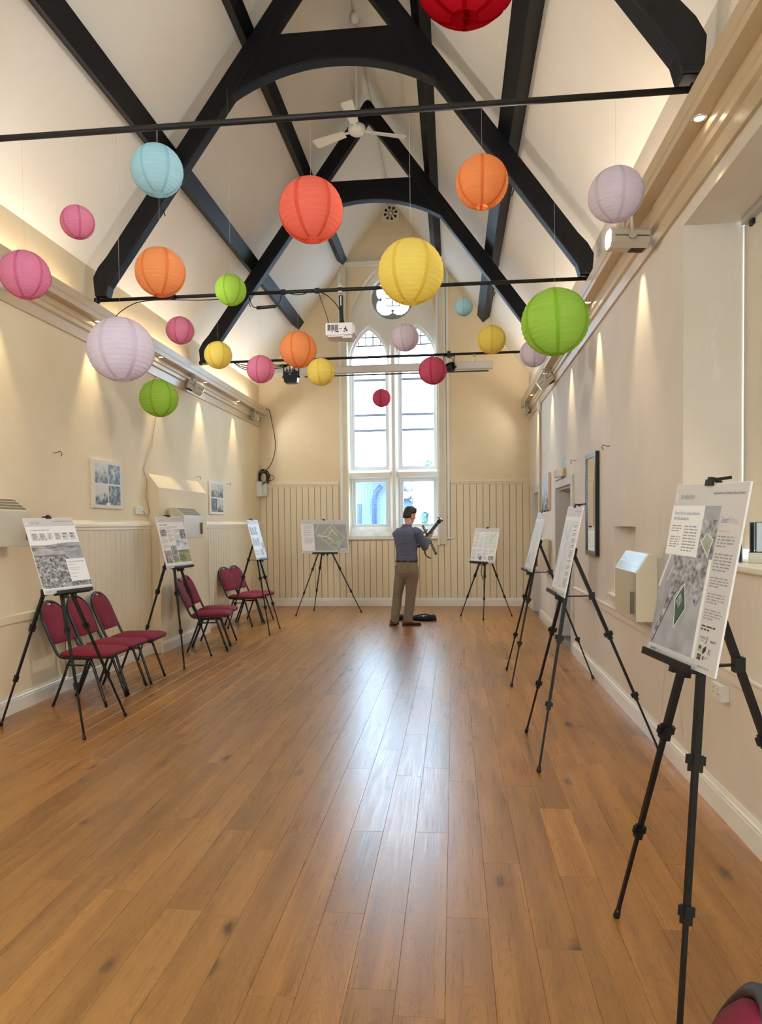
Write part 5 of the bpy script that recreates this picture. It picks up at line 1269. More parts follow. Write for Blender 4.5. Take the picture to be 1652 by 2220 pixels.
S.text('Key Benefits', 0.10, 0.082, 0.030, M_INK2, 'heading', fit=0.21); S.para(0.055, 0.62, 0.155, 0.172, 1, M_INK3, seed=4, th=0.8)
S.rect(0.05, 0.20, 0.28, 0.29, SKYP, 'sky_photo'); S.rect(0.05, 0.25, 0.28, 0.385, TOWN, 'trees_photo', 2)
S.para(0.05, 0.28, 0.41, 0.63, 13, M_INK2, seed=5, th=0.4, gaps=(1, 7)); S.para(0.31, 0.52, 0.20, 0.50, 17, M_INK2, seed=6, th=0.4, gaps=(3, 7, 12)); S.para(0.55, 0.75, 0.20, 0.46, 14, M_INK2, seed=7, th=0.4, gaps=(2, 8))
S.rect(0.76, 0.26, 0.985, 0.45, TOWN, 'church_photo'); S.rect(0.55, 0.46, 0.985, 0.68, SKYP, 'big_sky_photo'); S.rect(0.55, 0.665, 0.985, 0.90, GREEN, 'meadow_photo', 2)
S.rect(0.31, 0.57, 0.53, 0.90, AER, 'aerial_photo'); S.rect(0.31, 0.80, 0.53, 0.90, GREEN, 'field_photo', 2); S.rect(0.05, 0.655, 0.29, 0.90, FIGS, 'people_photo')
S = SH[2]; furniture(S); S.para(0.07, 0.2, 0.06, 0.08, 1, M_INK2, seed=1, th=0.8)
for r, v in enumerate((0.18, 0.46)):
    for k in range(3):
        u = 0.08+k*0.20
        for j in range(2): S.rect(u+j*0.085, v+0.02*(k == 1), u+j*0.085+0.07, v+0.20, AER, 'house_drawing')
S.para(0.60, 0.74, 0.16, 0.66, 18, M_INK2, seed=3, th=0.35, gaps=(4, 9, 13))
S.rect(0.79, 0.14, 0.97, 0.58, LINEW, 'side_panel'); S.rect(0.79, 0.58, 0.97, 0.72, AER, 'street_photo'); S.rect(0.79, 0.735, 0.97, 0.90, SKYP, 'blue_photo'); S.rect(0.60, 0.74, 0.76, 0.90, AER, 'detail_drawing'); S.para(0.06, 0.55, 0.76, 0.90, 9, M_INK2, seed=8, th=0.35, gaps=(4,))
S = SH[3]; furniture(S, foot=0.925, hd=0.125)
S.rect(0.27, 0.125, 0.985, 0.925, PLAN, 'plan_photo'); S.para(0.06, 0.25, 0.17, 0.72, 24, M_INK2, seed=2, th=0.4, gaps=(5, 8, 11, 14, 16))
S.para(0.10, 0.25, 0.065, 0.085, 1, M_INK2, seed=31, th=0.8)
site = [(0.66, 0.135), (0.93, 0.53), (0.73, 0.915), (0.40, 0.55), (0.34, 0.45)]
S.poly([(0.66, 0.145), (0.92, 0.53), (0.73, 0.90), (0.41, 0.53)], PLANG, 'site_ground'); S.line([(0.66, 0.135), (0.93, 0.53), (0.73, 0.915), (0.42, 0.56), (0.33, 0.47), (0.355, 0.425), (0.43, 0.485)], 0.006, M_LINEW, 'site_boundary', 4); S.line([(0.43, 0.485), (0.66, 0.135)], 0.006, M_LINEW, 'site_boundary', 4)
S.line([(0.345, 0.45), (0.42, 0.50), (0.55, 0.50), (0.60, 0.44), (0.67, 0.30), (0.76, 0.47)], 0.013, M_CARDW, 'road', 5); S.line([(0.56, 0.50), (0.68, 0.66)], 0.010, M_CARDW, 'road', 5); S.line([(0.67, 0.30), (0.62, 0.22)], 0.010, M_CARDW, 'road', 5); S.line([(0.28, 0.43), (0.38, 0.14)], 0.007, M_CARDW, 'lane', 3)
for u, v in ((0.60, 0.36), (0.62, 0.32), (0.575, 0.39), (0.70, 0.29), (0.73, 0.33), (0.76, 0.38), (0.64, 0.47), (0.61, 0.52), (0.69, 0.41), (0.63, 0.57), (0.70, 0.60), (0.58, 0.56), (0.66, 0.53)): S.poly([(u-0.012, v), (u, v-0.016), (u+0.012, v), (u, v+0.016)], M_CARDW, 'house_plot', 5)
S.poly([(0.72, 0.70), (0.83, 0.58), (0.84, 0.64), (0.76, 0.76)], mat('plan_pale_green', (186, 192, 168), rough=0.5), 'green_space', 5)
for u, v in ((0.345, 0.435), (0.48, 0.55), (0.63, 0.74), (0.77, 0.63), (0.655, 0.43)): S.rect(u-0.006, v-0.010, u+0.006, v+0.010, M_INK3, 'marker', 6)
S.rect(0.82, 0.87, 0.96, 0.905, M_CARDW, 'scale_bar', 5); S.poly([(0.955, 0.855), (0.962, 0.81), (0.969, 0.855)], M_INK3, 'north_arrow', 6)
S = SH[4]; furniture(S, head=True)
S.rect(0.04, 0.13, 0.24, 0.36, SKET, 'small_map'); S.rect(0.26, 0.17, 0.44, 0.44, LINEW, 'pale_panel'); S.rect(0.46, 0.13, 0.95, 0.59, SKET, 'large_map')
S.line([(0.52, 0.15), (0.62, 0.34), (0.56, 0.45), (0.74, 0.57)], 0.004, M_LINEW, 'map_road'); S.line([(0.90, 0.16), (0.66, 0.38)], 0.010, mat('map_green', (168, 186, 176), rough=0.5), 'map_belt'); S.line([(0.93, 0.30), (0.70, 0.57)], 0.004, M_LINEW, 'map_road')
for a in ((0.04, 0.22, 0.40, 0.58, 10), (0.26, 0.44, 0.46, 0.58, 8), (0.04, 0.22, 0.64, 0.92, 15), (0.26, 0.44, 0.63, 0.72, 5), (0.49, 0.67, 0.63, 0.92, 16), (0.72, 0.92, 0.63, 0.74, 6)): S.para(*a, M_INK2, seed=int(a[2]*100), th=0.35, gaps=(4, 9))
S.rect(0.27, 0.74, 0.45, 0.92, SKYP, 'cliff_photo'); S.poly([(0.36, 0.92), (0.45, 0.92), (0.45, 0.80), (0.36, 0.84)], mat('blue_grey_print', (104, 112, 140), rough=0.5, var=0.2), 'cliff_photo', 2); S.rect(0.72, 0.80, 0.93, 0.92, HILL, 'landscape_photo')
S = SH[5]; furniture(S)
S.rect(0.06, 0.16, 0.70, 0.90, LINEW, 'sketch_plan'); S.rect(0.06, 0.16, 0.30, 0.30, SKET, 'sketch_inset', 2); S.rect(0.76, 0.16, 0.95, 0.30, LINEW, 'pale_panel'); S.para(0.10, 0.40, 0.72, 0.88, 8, M_INK2, seed=4, th=0.3)
S = SH[6]; furniture(S)
S.rect(0.004, 0.16, 0.66, 0.925, LINEW, 'sketch_plan'); S.line([(0.10, 0.22), (0.44, 0.40), (0.30, 0.66), (0.38, 0.88)], 0.004, M_INK2, 'plan_line'); S.line([(0.52, 0.24), (0.36, 0.44), (0.44, 0.62), (0.34, 0.90)], 0.004, M_INK2, 'plan_line')
S.para(0.72, 0.95, 0.17, 0.91, 40, M_INK, seed=6, th=0.35, gaps=(1, 4, 6, 9, 13, 16, 22, 25, 29, 33)); S.rect(0.56, 0.885, 0.63, 0.91, M_CARDW, 'key_box', 2)
S = SH[7]; furniture(S, hd=0.125)
S.text('Introduction', 0.10, 0.088, 0.030, M_INK2, 'heading', fit=0.20)
S.rect(0.70, 0.125, 0.996, 0.945, M_BAND, 'side_column', 1); S.rect(0.004, 0.125, 0.47, 0.40, M_FOAM, 'text_panel', 2)
S.text('Welcome and Thank You for attending the Addstone Road,', 0.045, 0.178, 0.017, M_INKB, 'welcome_text', fit=0.38); S.text('Ashbury Public Consultation Event.', 0.045, 0.208, 0.017, M_INKB, 'welcome_text', fit=0.235)
S.para(0.04, 0.20, 0.24, 0.285, 3, M_INK2, seed=1, th=0.4); S.para(0.04, 0.20, 0.305, 0.375, 5, M_INK2, seed=2, th=0.4); S.para(0.235, 0.44, 0.24, 0.395, 9, M_INK2, seed=3, th=0.4)
S.rect(0.485, 0.125, 0.70, 0.22, FIELD, 'haze_photo', 2); S.rect(0.485, 0.20, 0.70, 0.412, AER, 'site_photo', 3)
S.poly([(0.575, 0.285), (0.665, 0.315), (0.635, 0.40), (0.53, 0.325)], PLANG, 'site_photo_ground', 4); S.line([(0.575, 0.275), (0.668, 0.305), (0.64, 0.40), (0.515, 0.325)], 0.0030, M_LINEW, 'site_outline', 5, True)
S.rect(0.004, 0.412, 0.66, 0.945, FIELD, 'large_aerial_photo', 2); S.poly([(0.16, 0.412), (0.66, 0.43), (0.655, 0.60), (0.60, 0.68), (0.46, 0.60), (0.34, 0.60), (0.20, 0.72), (0.06, 0.90), (0.03, 0.90), (0.20, 0.60)], AER, 'houses_photo', 3)
S.line([(0.004, 0.60), (0.10, 0.412)], 0.010, M_CARDW, 'road', 3); S.line([(0.12, 0.56), (0.20, 0.44)], 0.0035, M_CARDW, 'field_track', 3); S.line([(0.05, 0.93), (0.24, 0.66), (0.36, 0.56)], 0.004, M_INK, 'hedge_line', 4)
S.poly([(0.395, 0.57), (0.46, 0.70), (0.345, 0.81), (0.30, 0.66)], DARKG, 'site_ground', 4); S.line([(0.395, 0.565), (0.465, 0.70), (0.345, 0.82), (0.295, 0.66)], 0.0030, M_LINEW, 'site_outline', 6, True); S.poly([(0.31, 0.67), (0.36, 0.62), (0.40, 0.66), (0.36, 0.71)], AER, 'site_houses', 5)
S.text('Seven', 0.725, 0.215, 0.032, M_INKB, 'logo_text', fit=0.095); S.text('Homes', 0.825, 0.215, 0.032, M_INKL, 'logo_text', fit=0.115)
for v0, v1, n in ((0.255, 0.268, 1), (0.282, 0.35, 4), (0.375, 0.475, 6), (0.50, 0.56, 4), (0.585, 0.645, 4), (0.67, 0.73, 4)): S.para(0.725, 0.955, v0, v1, n, M_INKL if n == 1 else M_INK2, seed=int(v0*100), th=0.45)
S.para(0.725, 0.93, 0.755, 0.79, 2, M_INK, seed=44, th=0.5)
S.text('ROADS', 0.735, 0.826, 0.011, M_INK3, 'logo_text', fit=0.085); S.text('GROUP', 0.735, 0.842, 0.010, M_INK2, 'logo_text', fit=0.055); S.line([(0.832, 0.812), (0.828, 0.832), (0.81, 0.848)], 0.0025, M_INK3, 'logo_swash'); S.text('tapper', 0.865, 0.834, 0.013, M_INK3, 'logo_text', fit=0.08)
S.rect(0.735, 0.862, 0.775, 0.882, GREENL, 'logo_green_mark', 3); S.text('ALN', 0.73, 0.895, 0.010, GREENL, 'logo_text', fit=0.05)
S.poly([(0.80, 0.872), (0.835, 0.858), (0.835, 0.885), (0.80, 0.905), (0.79, 0.895)], NAVYL, 'logo_navy_mark', 3); S.poly([(0.865, 0.862), (0.875, 0.878), (0.89, 0.865), (0.88, 0.885), (0.868, 0.885)], GREENL, 'logo_leaf', 3); S.text('ACD', 0.858, 0.898, 0.010, M_INK, 'logo_text', fit=0.04)
S.rect(0.735, 0.908, 0.785, 0.938, BLKL, 'logo_block', 3); S.text('cpm', 0.738, 0.927, 0.014, LIMEL, 'logo_text', 4, fit=0.043); S.poly([(0.812, 0.911), (0.824, 0.914), (0.824, 0.930), (0.812, 0.934), (0.806, 0.922)], REDL, 'logo_maroon_mark', 3); S.para(0.83, 0.88, 0.915, 0.93, 2, M_INK2, seed=5, th=0.5)
# ------------------------------------------------------------------ the man with the folded tripod
M_SKIN = mat('skin', (196, 142, 116), rough=0.5, var=0.06, scale=12)
M_HAIR = mat('dark_brown_hair', (30, 24, 24), rough=0.5, var=0.4, scale=60, bump=0.5, bscale=120)
M_SHIRT = mat('slate_blue_shirt', (92, 98, 122), rough=0.8, var=0.08, scale=5, bump=0.25, bscale=14)
M_CHINO = mat('khaki_trousers', (132, 118, 98), rough=0.85, var=0.08, scale=5, bump=0.3, bscale=12)
M_BELT = mat('brown_belt_leather', (70, 40, 32), rough=0.5)
M_SHOE = mat('tan_brown_shoe_leather', (110, 62, 42), rough=0.35, var=0.15)
M_SOLE = mat('dark_shoe_sole', (36, 28, 24), rough=0.6)
def organic(b, name, m, parent, voxel, smooth=8, factor=0.5):
    """closed lofts fused into one continuous surface"""
    me = b.mesh('tmp'); o = bpy.data.objects.new('tmp', me); COL.objects.link(o)
    r = o.modifiers.new('r', 'REMESH'); r.mode = 'VOXEL'; r.voxel_size = voxel; r.use_smooth_shade = True
    s = o.modifiers.new('s', 'SMOOTH'); s.iterations = smooth; s.factor = factor
    dg = bpy.context.evaluated_depsgraph_get(); dg.update()
    n = bpy.data.meshes.new_from_object(o.evaluated_get(dg)); n.name = name
    bpy.data.objects.remove(o); bpy.data.meshes.remove(me)
    org = ORG[parent.name]
    for v in n.vertices: v.co -= org
    n.materials.clear(); n.polygons.foreach_set('use_smooth', [True]*len(n.polygons))
    return link(name, n, m, parent, org)
def ell(c, u, v, n=18): 
    c, u, v = Vector(c), Vector(u), Vector(v)
    return [c+u*math.cos(2*PI*k/n)+v*math.sin(2*PI*k/n) for k in range(n)]
def limb(b, pts, n=14):
    """tapering limb: pts [(p, r)] or [(p, r, squash)]"""
    P = [Vector(p[0]) for p in pts]; rings = []; prev = None
    for i, p in enumerate(P):
        d = (P[min(i+1, len(P)-1)]-P[max(i-1, 0)]).normalized()
        x = d.cross(Vector((0, 1, 0.15))).normalized() if prev is None else (prev-d*prev.dot(d)).normalized()
        prev = x; y = d.cross(x); r = pts[i][1]
        rings.append([p+(x*math.cos(2*PI*k/n)+y*math.sin(2*PI*k/n))*r for k in range(n)])
    b.loft(rings, True)
man = empty('person', (-0.73, 10.86, 0)); tag(man, 'man in a slate blue shirt and khaki trousers, back turned, handling a folded tripod', 'person')
fa = math.radians(30); FW = Vector((math.sin(fa), math.cos(fa), 0)); RT = Vector((math.cos(fa), -math.sin(fa), 0))
def tp(side, fwd, z): return Vector((-0.715, 10.88, 0))+RT*side+FW*fwd+Vector((0, 0, z))
def torso_ring(z, a, b, f=0.0, s=0.0, n=22, p=2.4):
    out = []
    for k in range(n):
        q = 2*PI*k/n; c_, s_ = math.cos(q), math.sin(q)
        out.append(tp(s+a*math.copysign(abs(c_)**(2/p), c_), f+b*math.copysign(abs(s_)**(2/p), s_), z))
    return out
# arms (joint positions)
shR, elR, wrR = tp(0.205, -0.005, 1.425), Vector((-0.435, 10.86, 1.185)), Vector((-0.392, 11.05, 1.345))
shL, elL, wrL = tp(-0.192, 0.0, 1.405), Vector((-0.80, 11.14, 1.16)), Vector((-0.545, 11.17, 1.385))
gripR = Vector((-0.365, 11.10, 1.395)); gripL = Vector((-0.465, 11.14, 1.425))
# --- body: head, neck, trunk core, forearms, hands with five fingers each, lower legs; one surface
b = MB()
hc = Vector((-0.668, 10.96, 1.690)); ha = math.radians(50); HF = Vector((math.sin(ha), math.cos(ha), -0.30)).normalized(); HR = Vector((math.cos(ha), -math.sin(ha), 0)); HU = HR.cross(HF)
def hp(s, f, u): return hc+HR*s+HF*f+HU*u
prof = [(-0.118, 0.030, 0.035, 0.045), (-0.108, 0.045, 0.055, 0.035), (-0.085, 0.056, 0.072, 0.020), (-0.05, 0.066, 0.086, 0.008), (-0.01, 0.072, 0.094, 0.0), (0.03, 0.075, 0.097, -0.004), (0.07, 0.068, 0.087, -0.008), (0.10, 0.048, 0.062, -0.010), (0.118, 0.02, 0.028, -0.012)]
b.loft([[hp(a*math.cos(2*PI*k/20), f0+d*math.sin(2*PI*k/20), u) for k in range(20)] for u, a, d, f0 in prof], True)
limb(b, [(hp(0, 0.088, 0.012), 0.010), (hp(0, 0.108, -0.015), 0.013), (hp(0, 0.100, -0.032), 0.014)], 8)          # nose
limb(b, [(hp(-0.022, 0.080, -0.062), 0.008), (hp(0, 0.088, -0.062), 0.010), (hp(0.022, 0.080, -0.062), 0.008)], 8)   # lips
limb(b, [(hp(-0.035, 0.080, 0.022), 0.009), (hp(0, 0.090, 0.026), 0.009), (hp(0.035, 0.080, 0.022), 0.009)], 8)      # brow
for s in (-1, 1):   # ears
    b.loft([[hp(s*(0.070+o_), -0.005+r_*0.62*math.cos(2*PI*k/12)-0.004*j, -0.012+r_*math.sin(2*PI*k/12)) for k in range(12)] for j, (o_, r_) in enumerate(((-0.006, 0.020), (0.004, 0.031), (0.012, 0.030), (0.016, 0.020)))], True)
b.loft([ell(tp(0.005, -0.015, 1.44), RT*0.075, FW*0.07), ell(tp(0.005, 0.005, 1.50), RT*0.060, FW*0.062), ell(tp(0.02, 0.03, 1.56), RT*0.055, FW*0.060), ell(hp(0, -0.02, -0.07), HR*0.056, HF*0.062), ell(hp(0, -0.01, -0.02), HR*0.05, HF*0.055)], True)
b.loft([torso_ring(z, a, d) for z, a, d in ((0.80, 0.13, 0.09), (1.0, 0.13, 0.085), (1.2, 0.14, 0.09), (1.38, 0.16, 0.09), (1.47, 0.10, 0.06))], True)
def hand(wr, grip, nrm, fdir, tdir):
    """palm behind the held bar; four fingers of unequal length curl round it, thumb leaves the side of the palm"""
    wr, grip, nrm, fdir, tdir = map(Vector, (wr, grip, nrm, fdir, tdir)); nrm.normalize(); fdir.normalize(); tdir.normalize()
    pc_ = grip-nrm*0.030
    limb(b, [(wr, 0.026), (wr.lerp(pc_, 0.5), 0.027), (pc_-fdir*0.01, 0.026)], 12)
    b.loft([[pc_+fdir*x+tdir*(0.042*k_*math.cos(2*PI*k/14))+nrm*(0.017*k_*math.sin(2*PI*k/14)) for k in range(14)] for x, k_ in ((-0.05, 0.7), (-0.025, 1.0), (0.015, 1.0), (0.035, 0.85))], True)
    for i, (o_, L_, r_) in enumerate(((0.030, 0.95, 0.0088), (0.010, 1.06, 0.0092), (-0.011, 1.0, 0.0088), (-0.031, 0.80, 0.0078))):
        k0 = pc_+fdir*0.028+tdir*o_; k1 = k0+(fdir*0.030+nrm*0.016)*L_; k2 = k1+(fdir*-0.002+nrm*0.030)*L_; k3 = k2+(fdir*-0.022+nrm*0.010)*L_
        limb(b, [(k0-fdir*0.012, r_*1.05), (k0, r_*1.1), (k1, r_), (k2, r_*0.95), (k3, r_*0.8)], 8)
    t0 = pc_-fdir*0.022+tdir*0.034; t1 = t0+tdir*0.026+fdir*0.016+nrm*0.012; t2 = t1+fdir*0.026+nrm*0.014-tdir*0.004; t3 = t2+fdir*0.010+nrm*0.016-tdir*0.010
    limb(b, [(t0-tdir*0.01, 0.013), (t1, 0.0120), (t2, 0.0105), (t3, 0.0085)], 8)
AX = (Vector((-0.215, 11.10, 1.600))-Vector((-0.57, 11.10, 1.17))).normalized()        # axis of the folded tripod
hand(wrR, gripR, (-0.55, 0.35, 0.45), (0.1, 0.75, 0.25), AX)
hand(wrL, gripL, (0.3, -0.75, 0.25), (0.62, 0.25, 0.25), -AX)
limb(b, [(elR.lerp(wrR, 0.55), 0.032), (wrR, 0.026)], 12); limb(b, [(elL.lerp(wrL, 0.3), 0.036), (wrL, 0.026)], 12)
limb(b, [(elR.lerp(wrR, 0.6), 0.03), (elR, 0.036), (shR, 0.046), (tp(0.12, 0, 1.42), 0.05)], 12); limb(b, [(elL.lerp(wrL, 0.35), 0.034), (elL, 0.036), (shL, 0.046), (tp(-0.12, 0, 1.42), 0.05)], 12)
hipL, knL, anL = Vector((-0.805, 10.92, 0.86)), Vector((-0.862, 10.90, 0.48)), Vector((-0.905, 10.86, 0.08))
hipR, knR, anR = Vector((-0.635, 10.85, 0.86)), Vector((-0.660, 10.89, 0.48)), Vector((-0.705, 10.86, 0.08))
for h_, k_, a_ in ((hipL, knL, anL), (hipR, knR, anR)): limb(b, [(h_, 0.075), (k_, 0.05), (a_, 0.038), (a_-Vector((0, 0, 0.05)), 0.036)], 12)
organic(b, 'body', M_SKIN, man, 0.0050, 3, 0.4)
# --- eyes sit in the face
for s in (-1, 1): MB().lathe([(0.0005, -0.009), (0.007, -0.006), (0.009, 0), (0.007, 0.006), (0.0005, 0.009)], 10, hp(s*0.030, 0.078, 0.004)).build('eye', mat('dark_eye', (40, 34, 34), rough=0.2), man)
# --- hair cap: short back and sides, fuller top
b = MB()
cap = [(-0.070, 0.050, 0.036, -0.062), (-0.055, 0.066, 0.054, -0.050), (-0.02, 0.078, 0.074, -0.036), (0.02, 0.083, 0.086, -0.024), (0.055, 0.085, 0.100, -0.006), (0.09, 0.078, 0.095, -0.002), (0.118, 0.060, 0.074, -0.004), (0.134, 0.028, 0.036, -0.006)]
b.loft([[hp(a*math.cos(2*PI*k/24), f0+d*math.sin(2*PI*k/24), u+0.010*math.sin(2*PI*k/24)*(1 if u < 0.03 else 0)) for k in range(24)] for u, a, d, f0 in cap], True)
rr = random.Random(2)
for k in range(26):
    a = rr.uniform(0, 2*PI); u = rr.uniform(0.07, 0.115); s = hp(0.060*math.cos(a), 0.070*math.sin(a), u)
    limb(b, [(s, 0.013), (s+HF*0.010+HR*rr.uniform(-0.015, 0.015)+HU*0.012, 0.010), (s+HF*0.016+HR*rr.uniform(-0.02, 0.02)+HU*0.014, 0.005)], 6)
organic(b, 'hair', M_HAIR, man, 0.005, 2, 0.4)
# --- shirt with rolled collar and sleeves
b = MB()
rings = [(0.985, 0.172, 0.118, 0.0), (1.005, 0.180, 0.124, 0.0), (1.05, 0.172, 0.118, 0.0), (1.13, 0.168, 0.115, -0.005), (1.22, 0.180, 0.120, -0.010), (1.32, 0.200, 0.125, -0.015), (1.40, 0.208, 0.118, -0.02), (1.45, 0.180, 0.098, -0.02), (1.485, 0.125, 0.078, -0.012), (1.51, 0.082, 0.070, -0.005), (1.53, 0.070, 0.068, 0.0)]
b.loft([torso_ring(z, a, d, f) for z, a, d, f in rings], True)
limb(b, [(tp(0.10, 0, 1.42), 0.07), (tp(0.165, -0.005, 1.435), 0.075), (shR, 0.072), (shR.lerp(elR, 0.5), 0.062), (elR, 0.056), (elR.lerp(wrR, 0.4), 0.050), (elR.lerp(wrR, 0.72), 0.043)], 16)
limb(b, [(tp(-0.10, 0, 1.42), 0.07), (tp(-0.155, 0, 1.425), 0.072), (shL, 0.066), (shL.lerp(elL, 0.5), 0.060), (elL, 0.056), (elL.lerp(wrL, 0.4), 0.050), (elL.lerp(wrL, 0.6), 0.044)], 16)
# a few soft folds across the back and at the waist
for z, a, d in ((1.02, 0.180, 0.125), (1.055, 0.176, 0.122), (1.10, 0.172, 0.119)):
    pts = [tp(a*math.cos(q), -d*math.sin(q)*0.98, z+0.012*math.sin(3*q)) for q in [PI*k/12 for k in range(13)]]
    limb(b, [(p, 0.010) for p in pts], 6)
limb(b, [(tp(0.14, -0.10, 1.33), 0.012), (tp(0.05, -0.132, 1.27), 0.013), (tp(-0.08, -0.13, 1.25), 0.010)], 6)
limb(b, [(tp(0.17, -0.06, 1.40), 0.014), (tp(0.10, -0.115, 1.36), 0.014), (tp(0.04, -0.128, 1.30), 0.010)], 6)
sh_ = organic(b, 'shirt', M_SHIRT, man, 0.0075, 4, 0.5)
MB().loft([ell(tp(0.008, 0.0, 1.512), RT*0.078, FW*0.074, 22), ell(tp(0.010, -0.004, 1.538), RT*0.072, FW*0.072, 22), ell(tp(0.012, -0.008, 1.548), RT*0.066, FW*0.067, 22), ell(tp(0.010, -0.004, 1.53), RT*0.064, FW*0.064, 22)], False).build('collar', M_SHIRT, sh_)
MB().loft([ell(elR.lerp(wrR, 0.70)+Vector((0, 0, 0)), Vector((0.045, 0, -0.012)), Vector((0.01, 0.028, -0.035)), 14), ell(elR.lerp(wrR, 0.82), Vector((0.043, 0, -0.012)), Vector((0.01, 0.027, -0.034)), 14)], True).build('cuff', mat('pale_shirt_cuff', (150, 156, 176), rough=0.8), sh_)
# --- trousers
b = MB()
b.loft([torso_ring(z, a, d, f) for z, a, d, f in ((1.0, 0.166, 0.112, 0), (0.95, 0.174, 0.120, -0.004), (0.88, 0.184, 0.132, -0.012), (0.81, 0.184, 0.130, -0.012), (0.75, 0.170, 0.110, -0.004), (0.72, 0.12, 0.07, 0.0))], True)
limb(b, [(hipL+Vector((0, 0, 0.04)), 0.10), (hipL-Vector((0, 0, 0.10)), 0.100), (hipL.lerp(knL, 0.6), 0.086), (knL, 0.074), (knL.lerp(anL, 0.5), 0.072), (anL+Vector((0, 0, 0.06)), 0.066), (anL-Vector((0, 0, 0.005)), 0.070), (anL-Vector((0, 0, 0.022)), 0.066)], 18)
limb(b, [(hipR+Vector((0, 0, 0.04)), 0.10), (hipR-Vector((0, 0, 0.10)), 0.104), (hipR.lerp(knR, 0.6), 0.092), (knR, 0.080), (knR.lerp(anR, 0.5), 0.076), (anR+Vector((0, 0, 0.06)), 0.072), (anR-Vector((0, 0, 0.005)), 0.076), (anR-Vector((0, 0, 0.022)), 0.070)], 18)
for k_, s in ((knL, 0.074), (knR, 0.080)):     # creases behind the knees and above the hems
    for dz in (0.03, -0.03): limb(b, [(k_+Vector((-0.05, -s*0.7, dz)), 0.012), (k_+Vector((0.0, -s, dz*0.6)), 0.013), (k_+Vector((0.05, -s*0.75, dz*1.2)), 0.010)], 6)
for a_ in (anL, anR):
    for dz in (0.05, 0.09): limb(b, [(a_+Vector((-0.055, -0.035, dz)), 0.010), (a_+Vector((0.0, -0.066, dz-0.01)), 0.012), (a_+Vector((0.055, -0.035, dz+0.01)), 0.010)], 6)
limb(b, [(tp(0.13, -0.09, 0.80), 0.012), (tp(0.06, -0.12, 0.775), 0.013), (tp(0.0, -0.11, 0.765), 0.010)], 6)
tr_ = organic(b, 'trousers', M_CHINO, man, 0.0075, 4, 0.5)
MB().loft([torso_ring(z, 0.171*k, 0.117*k, 0) for z, k in ((0.972, 1.0), (0.973, 1.035), (1.004, 1.035), (1.005, 1.0))], False).build('belt', M_BELT, man)
for q in (-0.12, -0.02, 0.10): MB().obox(tp(q, -0.121, 0.985), (0.012, 0.008, 0.045), Matrix.Rotation(-fa, 3, 'Z')).build('belt_loop', M_CHINO, tr_)
for q in (-0.085, 0.085): MB().obox(tp(q, -0.128, 0.905), (0.10, 0.003, 0.006), Matrix.Rotation(-fa, 3, 'Z')).build('pocket_welt', mat('dark_khaki_seam', (96, 84, 70), rough=0.9), tr_)
# --- shoes
def shoe(heel, d, L_=0.285):
    heel = Vector((heel[0], heel[1], 0)); d = Vector((d[0], d[1], 0)).normalized(); s = Vector((d.y, -d.x, 0)); b_ = MB(); rings = []
    for x, w, h, z in ((0.0, 0.024, 0.060, 0.05), (0.015, 0.036, 0.078, 0.05), (0.07, 0.038, 0.088, 0.05), (0.11, 0.040, 0.076, 0.045), (0.16, 0.045, 0.056, 0.038), (0.22, 0.047, 0.044, 0.034), (0.265, 0.036, 0.036, 0.03), (L_, 0.014, 0.026, 0.026)):
        rings.append([heel+d*x+s*w*math.cos(2*PI*k/14)+Vector((0, 0, max(0.020, 0.022+(h-0.0)*0.5+h*0.5*math.sin(2*PI*k/14)))) for k in range(14)])
    b_.loft(rings, True)
    o = b_.build('shoe', M_SHOE, man)
    ol = [(-0.004, 0.02), (0.0, 0.034), (0.03, 0.040), (0.10, 0.040), (0.17, 0.048), (0.23, 0.049), (0.275, 0.034), (L_+0.006, 0.0)]
    MB().prism([(x, y) for x, y in ol]+[(x, -y) for x, y in ol[::-1][1:]], lambda a, c, z: tuple(heel+d*a+s*c+Vector((0, 0, z))), 0.0, 0.022).build('sole', M_SOLE, o)
    MB().prism([(0.0, 0.034), (0.075, 0.039), (0.075, -0.039), (0.0, -0.034)], lambda a, c, z: tuple(heel+d*a+s*c+Vector((0, 0, z))), 0.0, 0.028).build('heel_block', M_SOLE, o)
shoe((-0.955, 10.80), (0.22, 0.97)); shoe((-0.785, 10.80), (0.96, 0.28))
# --- the folded tripod in his hands
t = empty('folded_tripod', (-0.40, 11.10, 1.10)); tag(t, 'folded black tripod held by the man', 'tripod')
A, B_ = Vector((-0.225, 11.10, 1.585)), Vector((-0.415, 11.10, 1.355))
for k in range(3):
    q = 2*PI*k/3+0.5; o_ = Vector((0.016*math.cos(q)*0.77, 0.018*math.sin(q), -0.016*math.cos(q)*0.64))
    lg = MB().bar(A+o_-AX*0.02, B_+o_, 0.022).build('leg', M_EASEL, t)
    MB().bar(B_+o_, B_+o_-AX*0.22, 0.016).build('lower_leg', M_EASEL, lg); MB().bar(B_+o_+AX*0.03, B_+o_-AX*0.02, 0.030).build('leg_lock', M_PLAST, lg)
MB().tube([A-AX*0.02, A+AX*0.02], 0.034, 10).build('collar', M_PLAST, t)
hd = MB(); sd = AX.cross(Vector((0, 1, 0))).normalized()
hd.bar(A+AX*0.02, A+AX*0.045, 0.05).bar(A+AX*0.045-sd*0.035, A+AX*0.045+sd*0.045, 0.012).bar(A+AX*0.055-sd*0.028, A+AX*0.03-sd*0.04, 0.012).bar(A+AX*0.05+sd*0.04, A+AX*0.02+sd*0.055, 0.012); hd.build('head', M_PLAST, t)
MB().bar(A+AX*0.046-sd*0.012, A+AX*0.046+sd*0.014, 0.014, 0.016).build('clip_plate', M_CHROME, t)
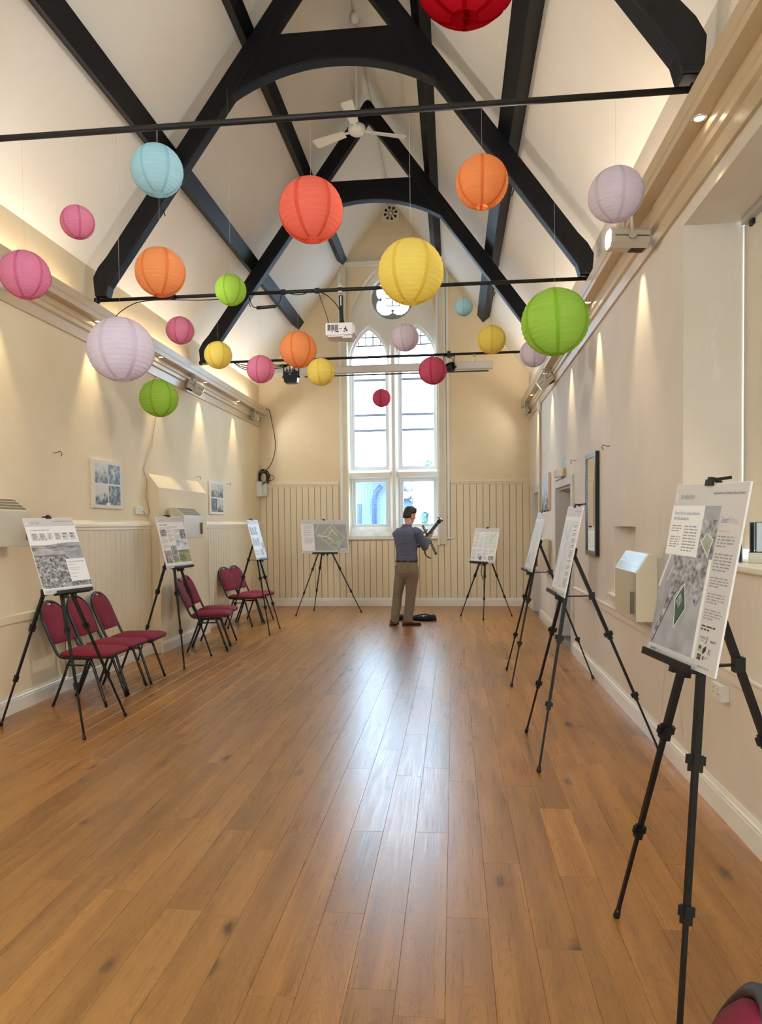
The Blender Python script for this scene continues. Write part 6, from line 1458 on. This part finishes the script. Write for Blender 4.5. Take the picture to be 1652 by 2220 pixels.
MB().tube(spline([Vector((-0.425, 11.09, 1.31)), Vector((-0.445, 11.09, 1.20)), Vector((-0.45, 11.09, 1.11)), Vector((-0.42, 11.09, 1.05)), Vector((-0.355, 11.09, 1.015))], 6), 0.009, 5).build('strap', M_PLAST, t)
t = empty('easel_ledge_bar', (-0.37, 11.02, 1.07)); tag(t, 'black toothed easel ledge bar held across the tripod', 'easel part')
C0, C1 = Vector((-0.478, 11.03, 1.525)), Vector((-0.270, 11.03, 1.075)); dn = (C1-C0).normalized()
MB().bar(C0, C1, 0.036, 0.012, up=(0, 1, 0)).build('bar', M_PLAST, t)
for k in range(14):
    if 4 <= k <= 6: continue
    q = C0+(C1-C0)*(0.05+0.066*k); MB().bar(q-dn*0.005, q+dn*0.005, 0.018, 0.014, up=(0, 1, 0)).build('notch', M_CARDW, t)
# --- tripod bag on the floor and the little strap end behind his leg
t = empty('tripod_bag', (-0.62, 11.42, 0)); tag(t, 'empty black tripod bag lying on the floor behind the man', 'bag')
M_NYL = mat('black_nylon_bag', (18, 18, 22), rough=0.7, var=0.2, bump=0.4, bscale=40)
b = MB(); rings = []
for x, r, dz in ((-1.01, 0.035, 0.0), (-0.99, 0.07, 0.005), (-0.85, 0.075, 0.01), (-0.65, 0.07, -0.004), (-0.45, 0.072, 0.004), (-0.31, 0.075, 0.008), (-0.285, 0.04, 0.0)):
    rings.append([Vector((x, 11.42+1.05*r*math.cos(2*PI*k/14)+0.03*math.sin(x*6), max(0.002, r*0.62+dz+0.66*r*math.sin(2*PI*k/14)))) for k in range(14)])
b.loft(rings, True); b.build('bag', M_NYL, t)
MB().tube(spline([(-0.62, 11.35, 0.085), (-0.54, 11.34, 0.105), (-0.46, 11.35, 0.115), (-0.38, 11.36, 0.095)], 5), 0.010, 6).build('handle', M_NYL, t)
MB().obox((-0.49, 11.345, 0.085), (0.02, 0.01, 0.012)).build('zip_pull', M_CHROME, t)
MB().obox((-0.93, 11.345, 0.05), (0.055, 0.004, 0.012)).build('printed_mark', M_CARDW, t)
print('planks', n_pl, 'objects', len(bpy.data.objects))
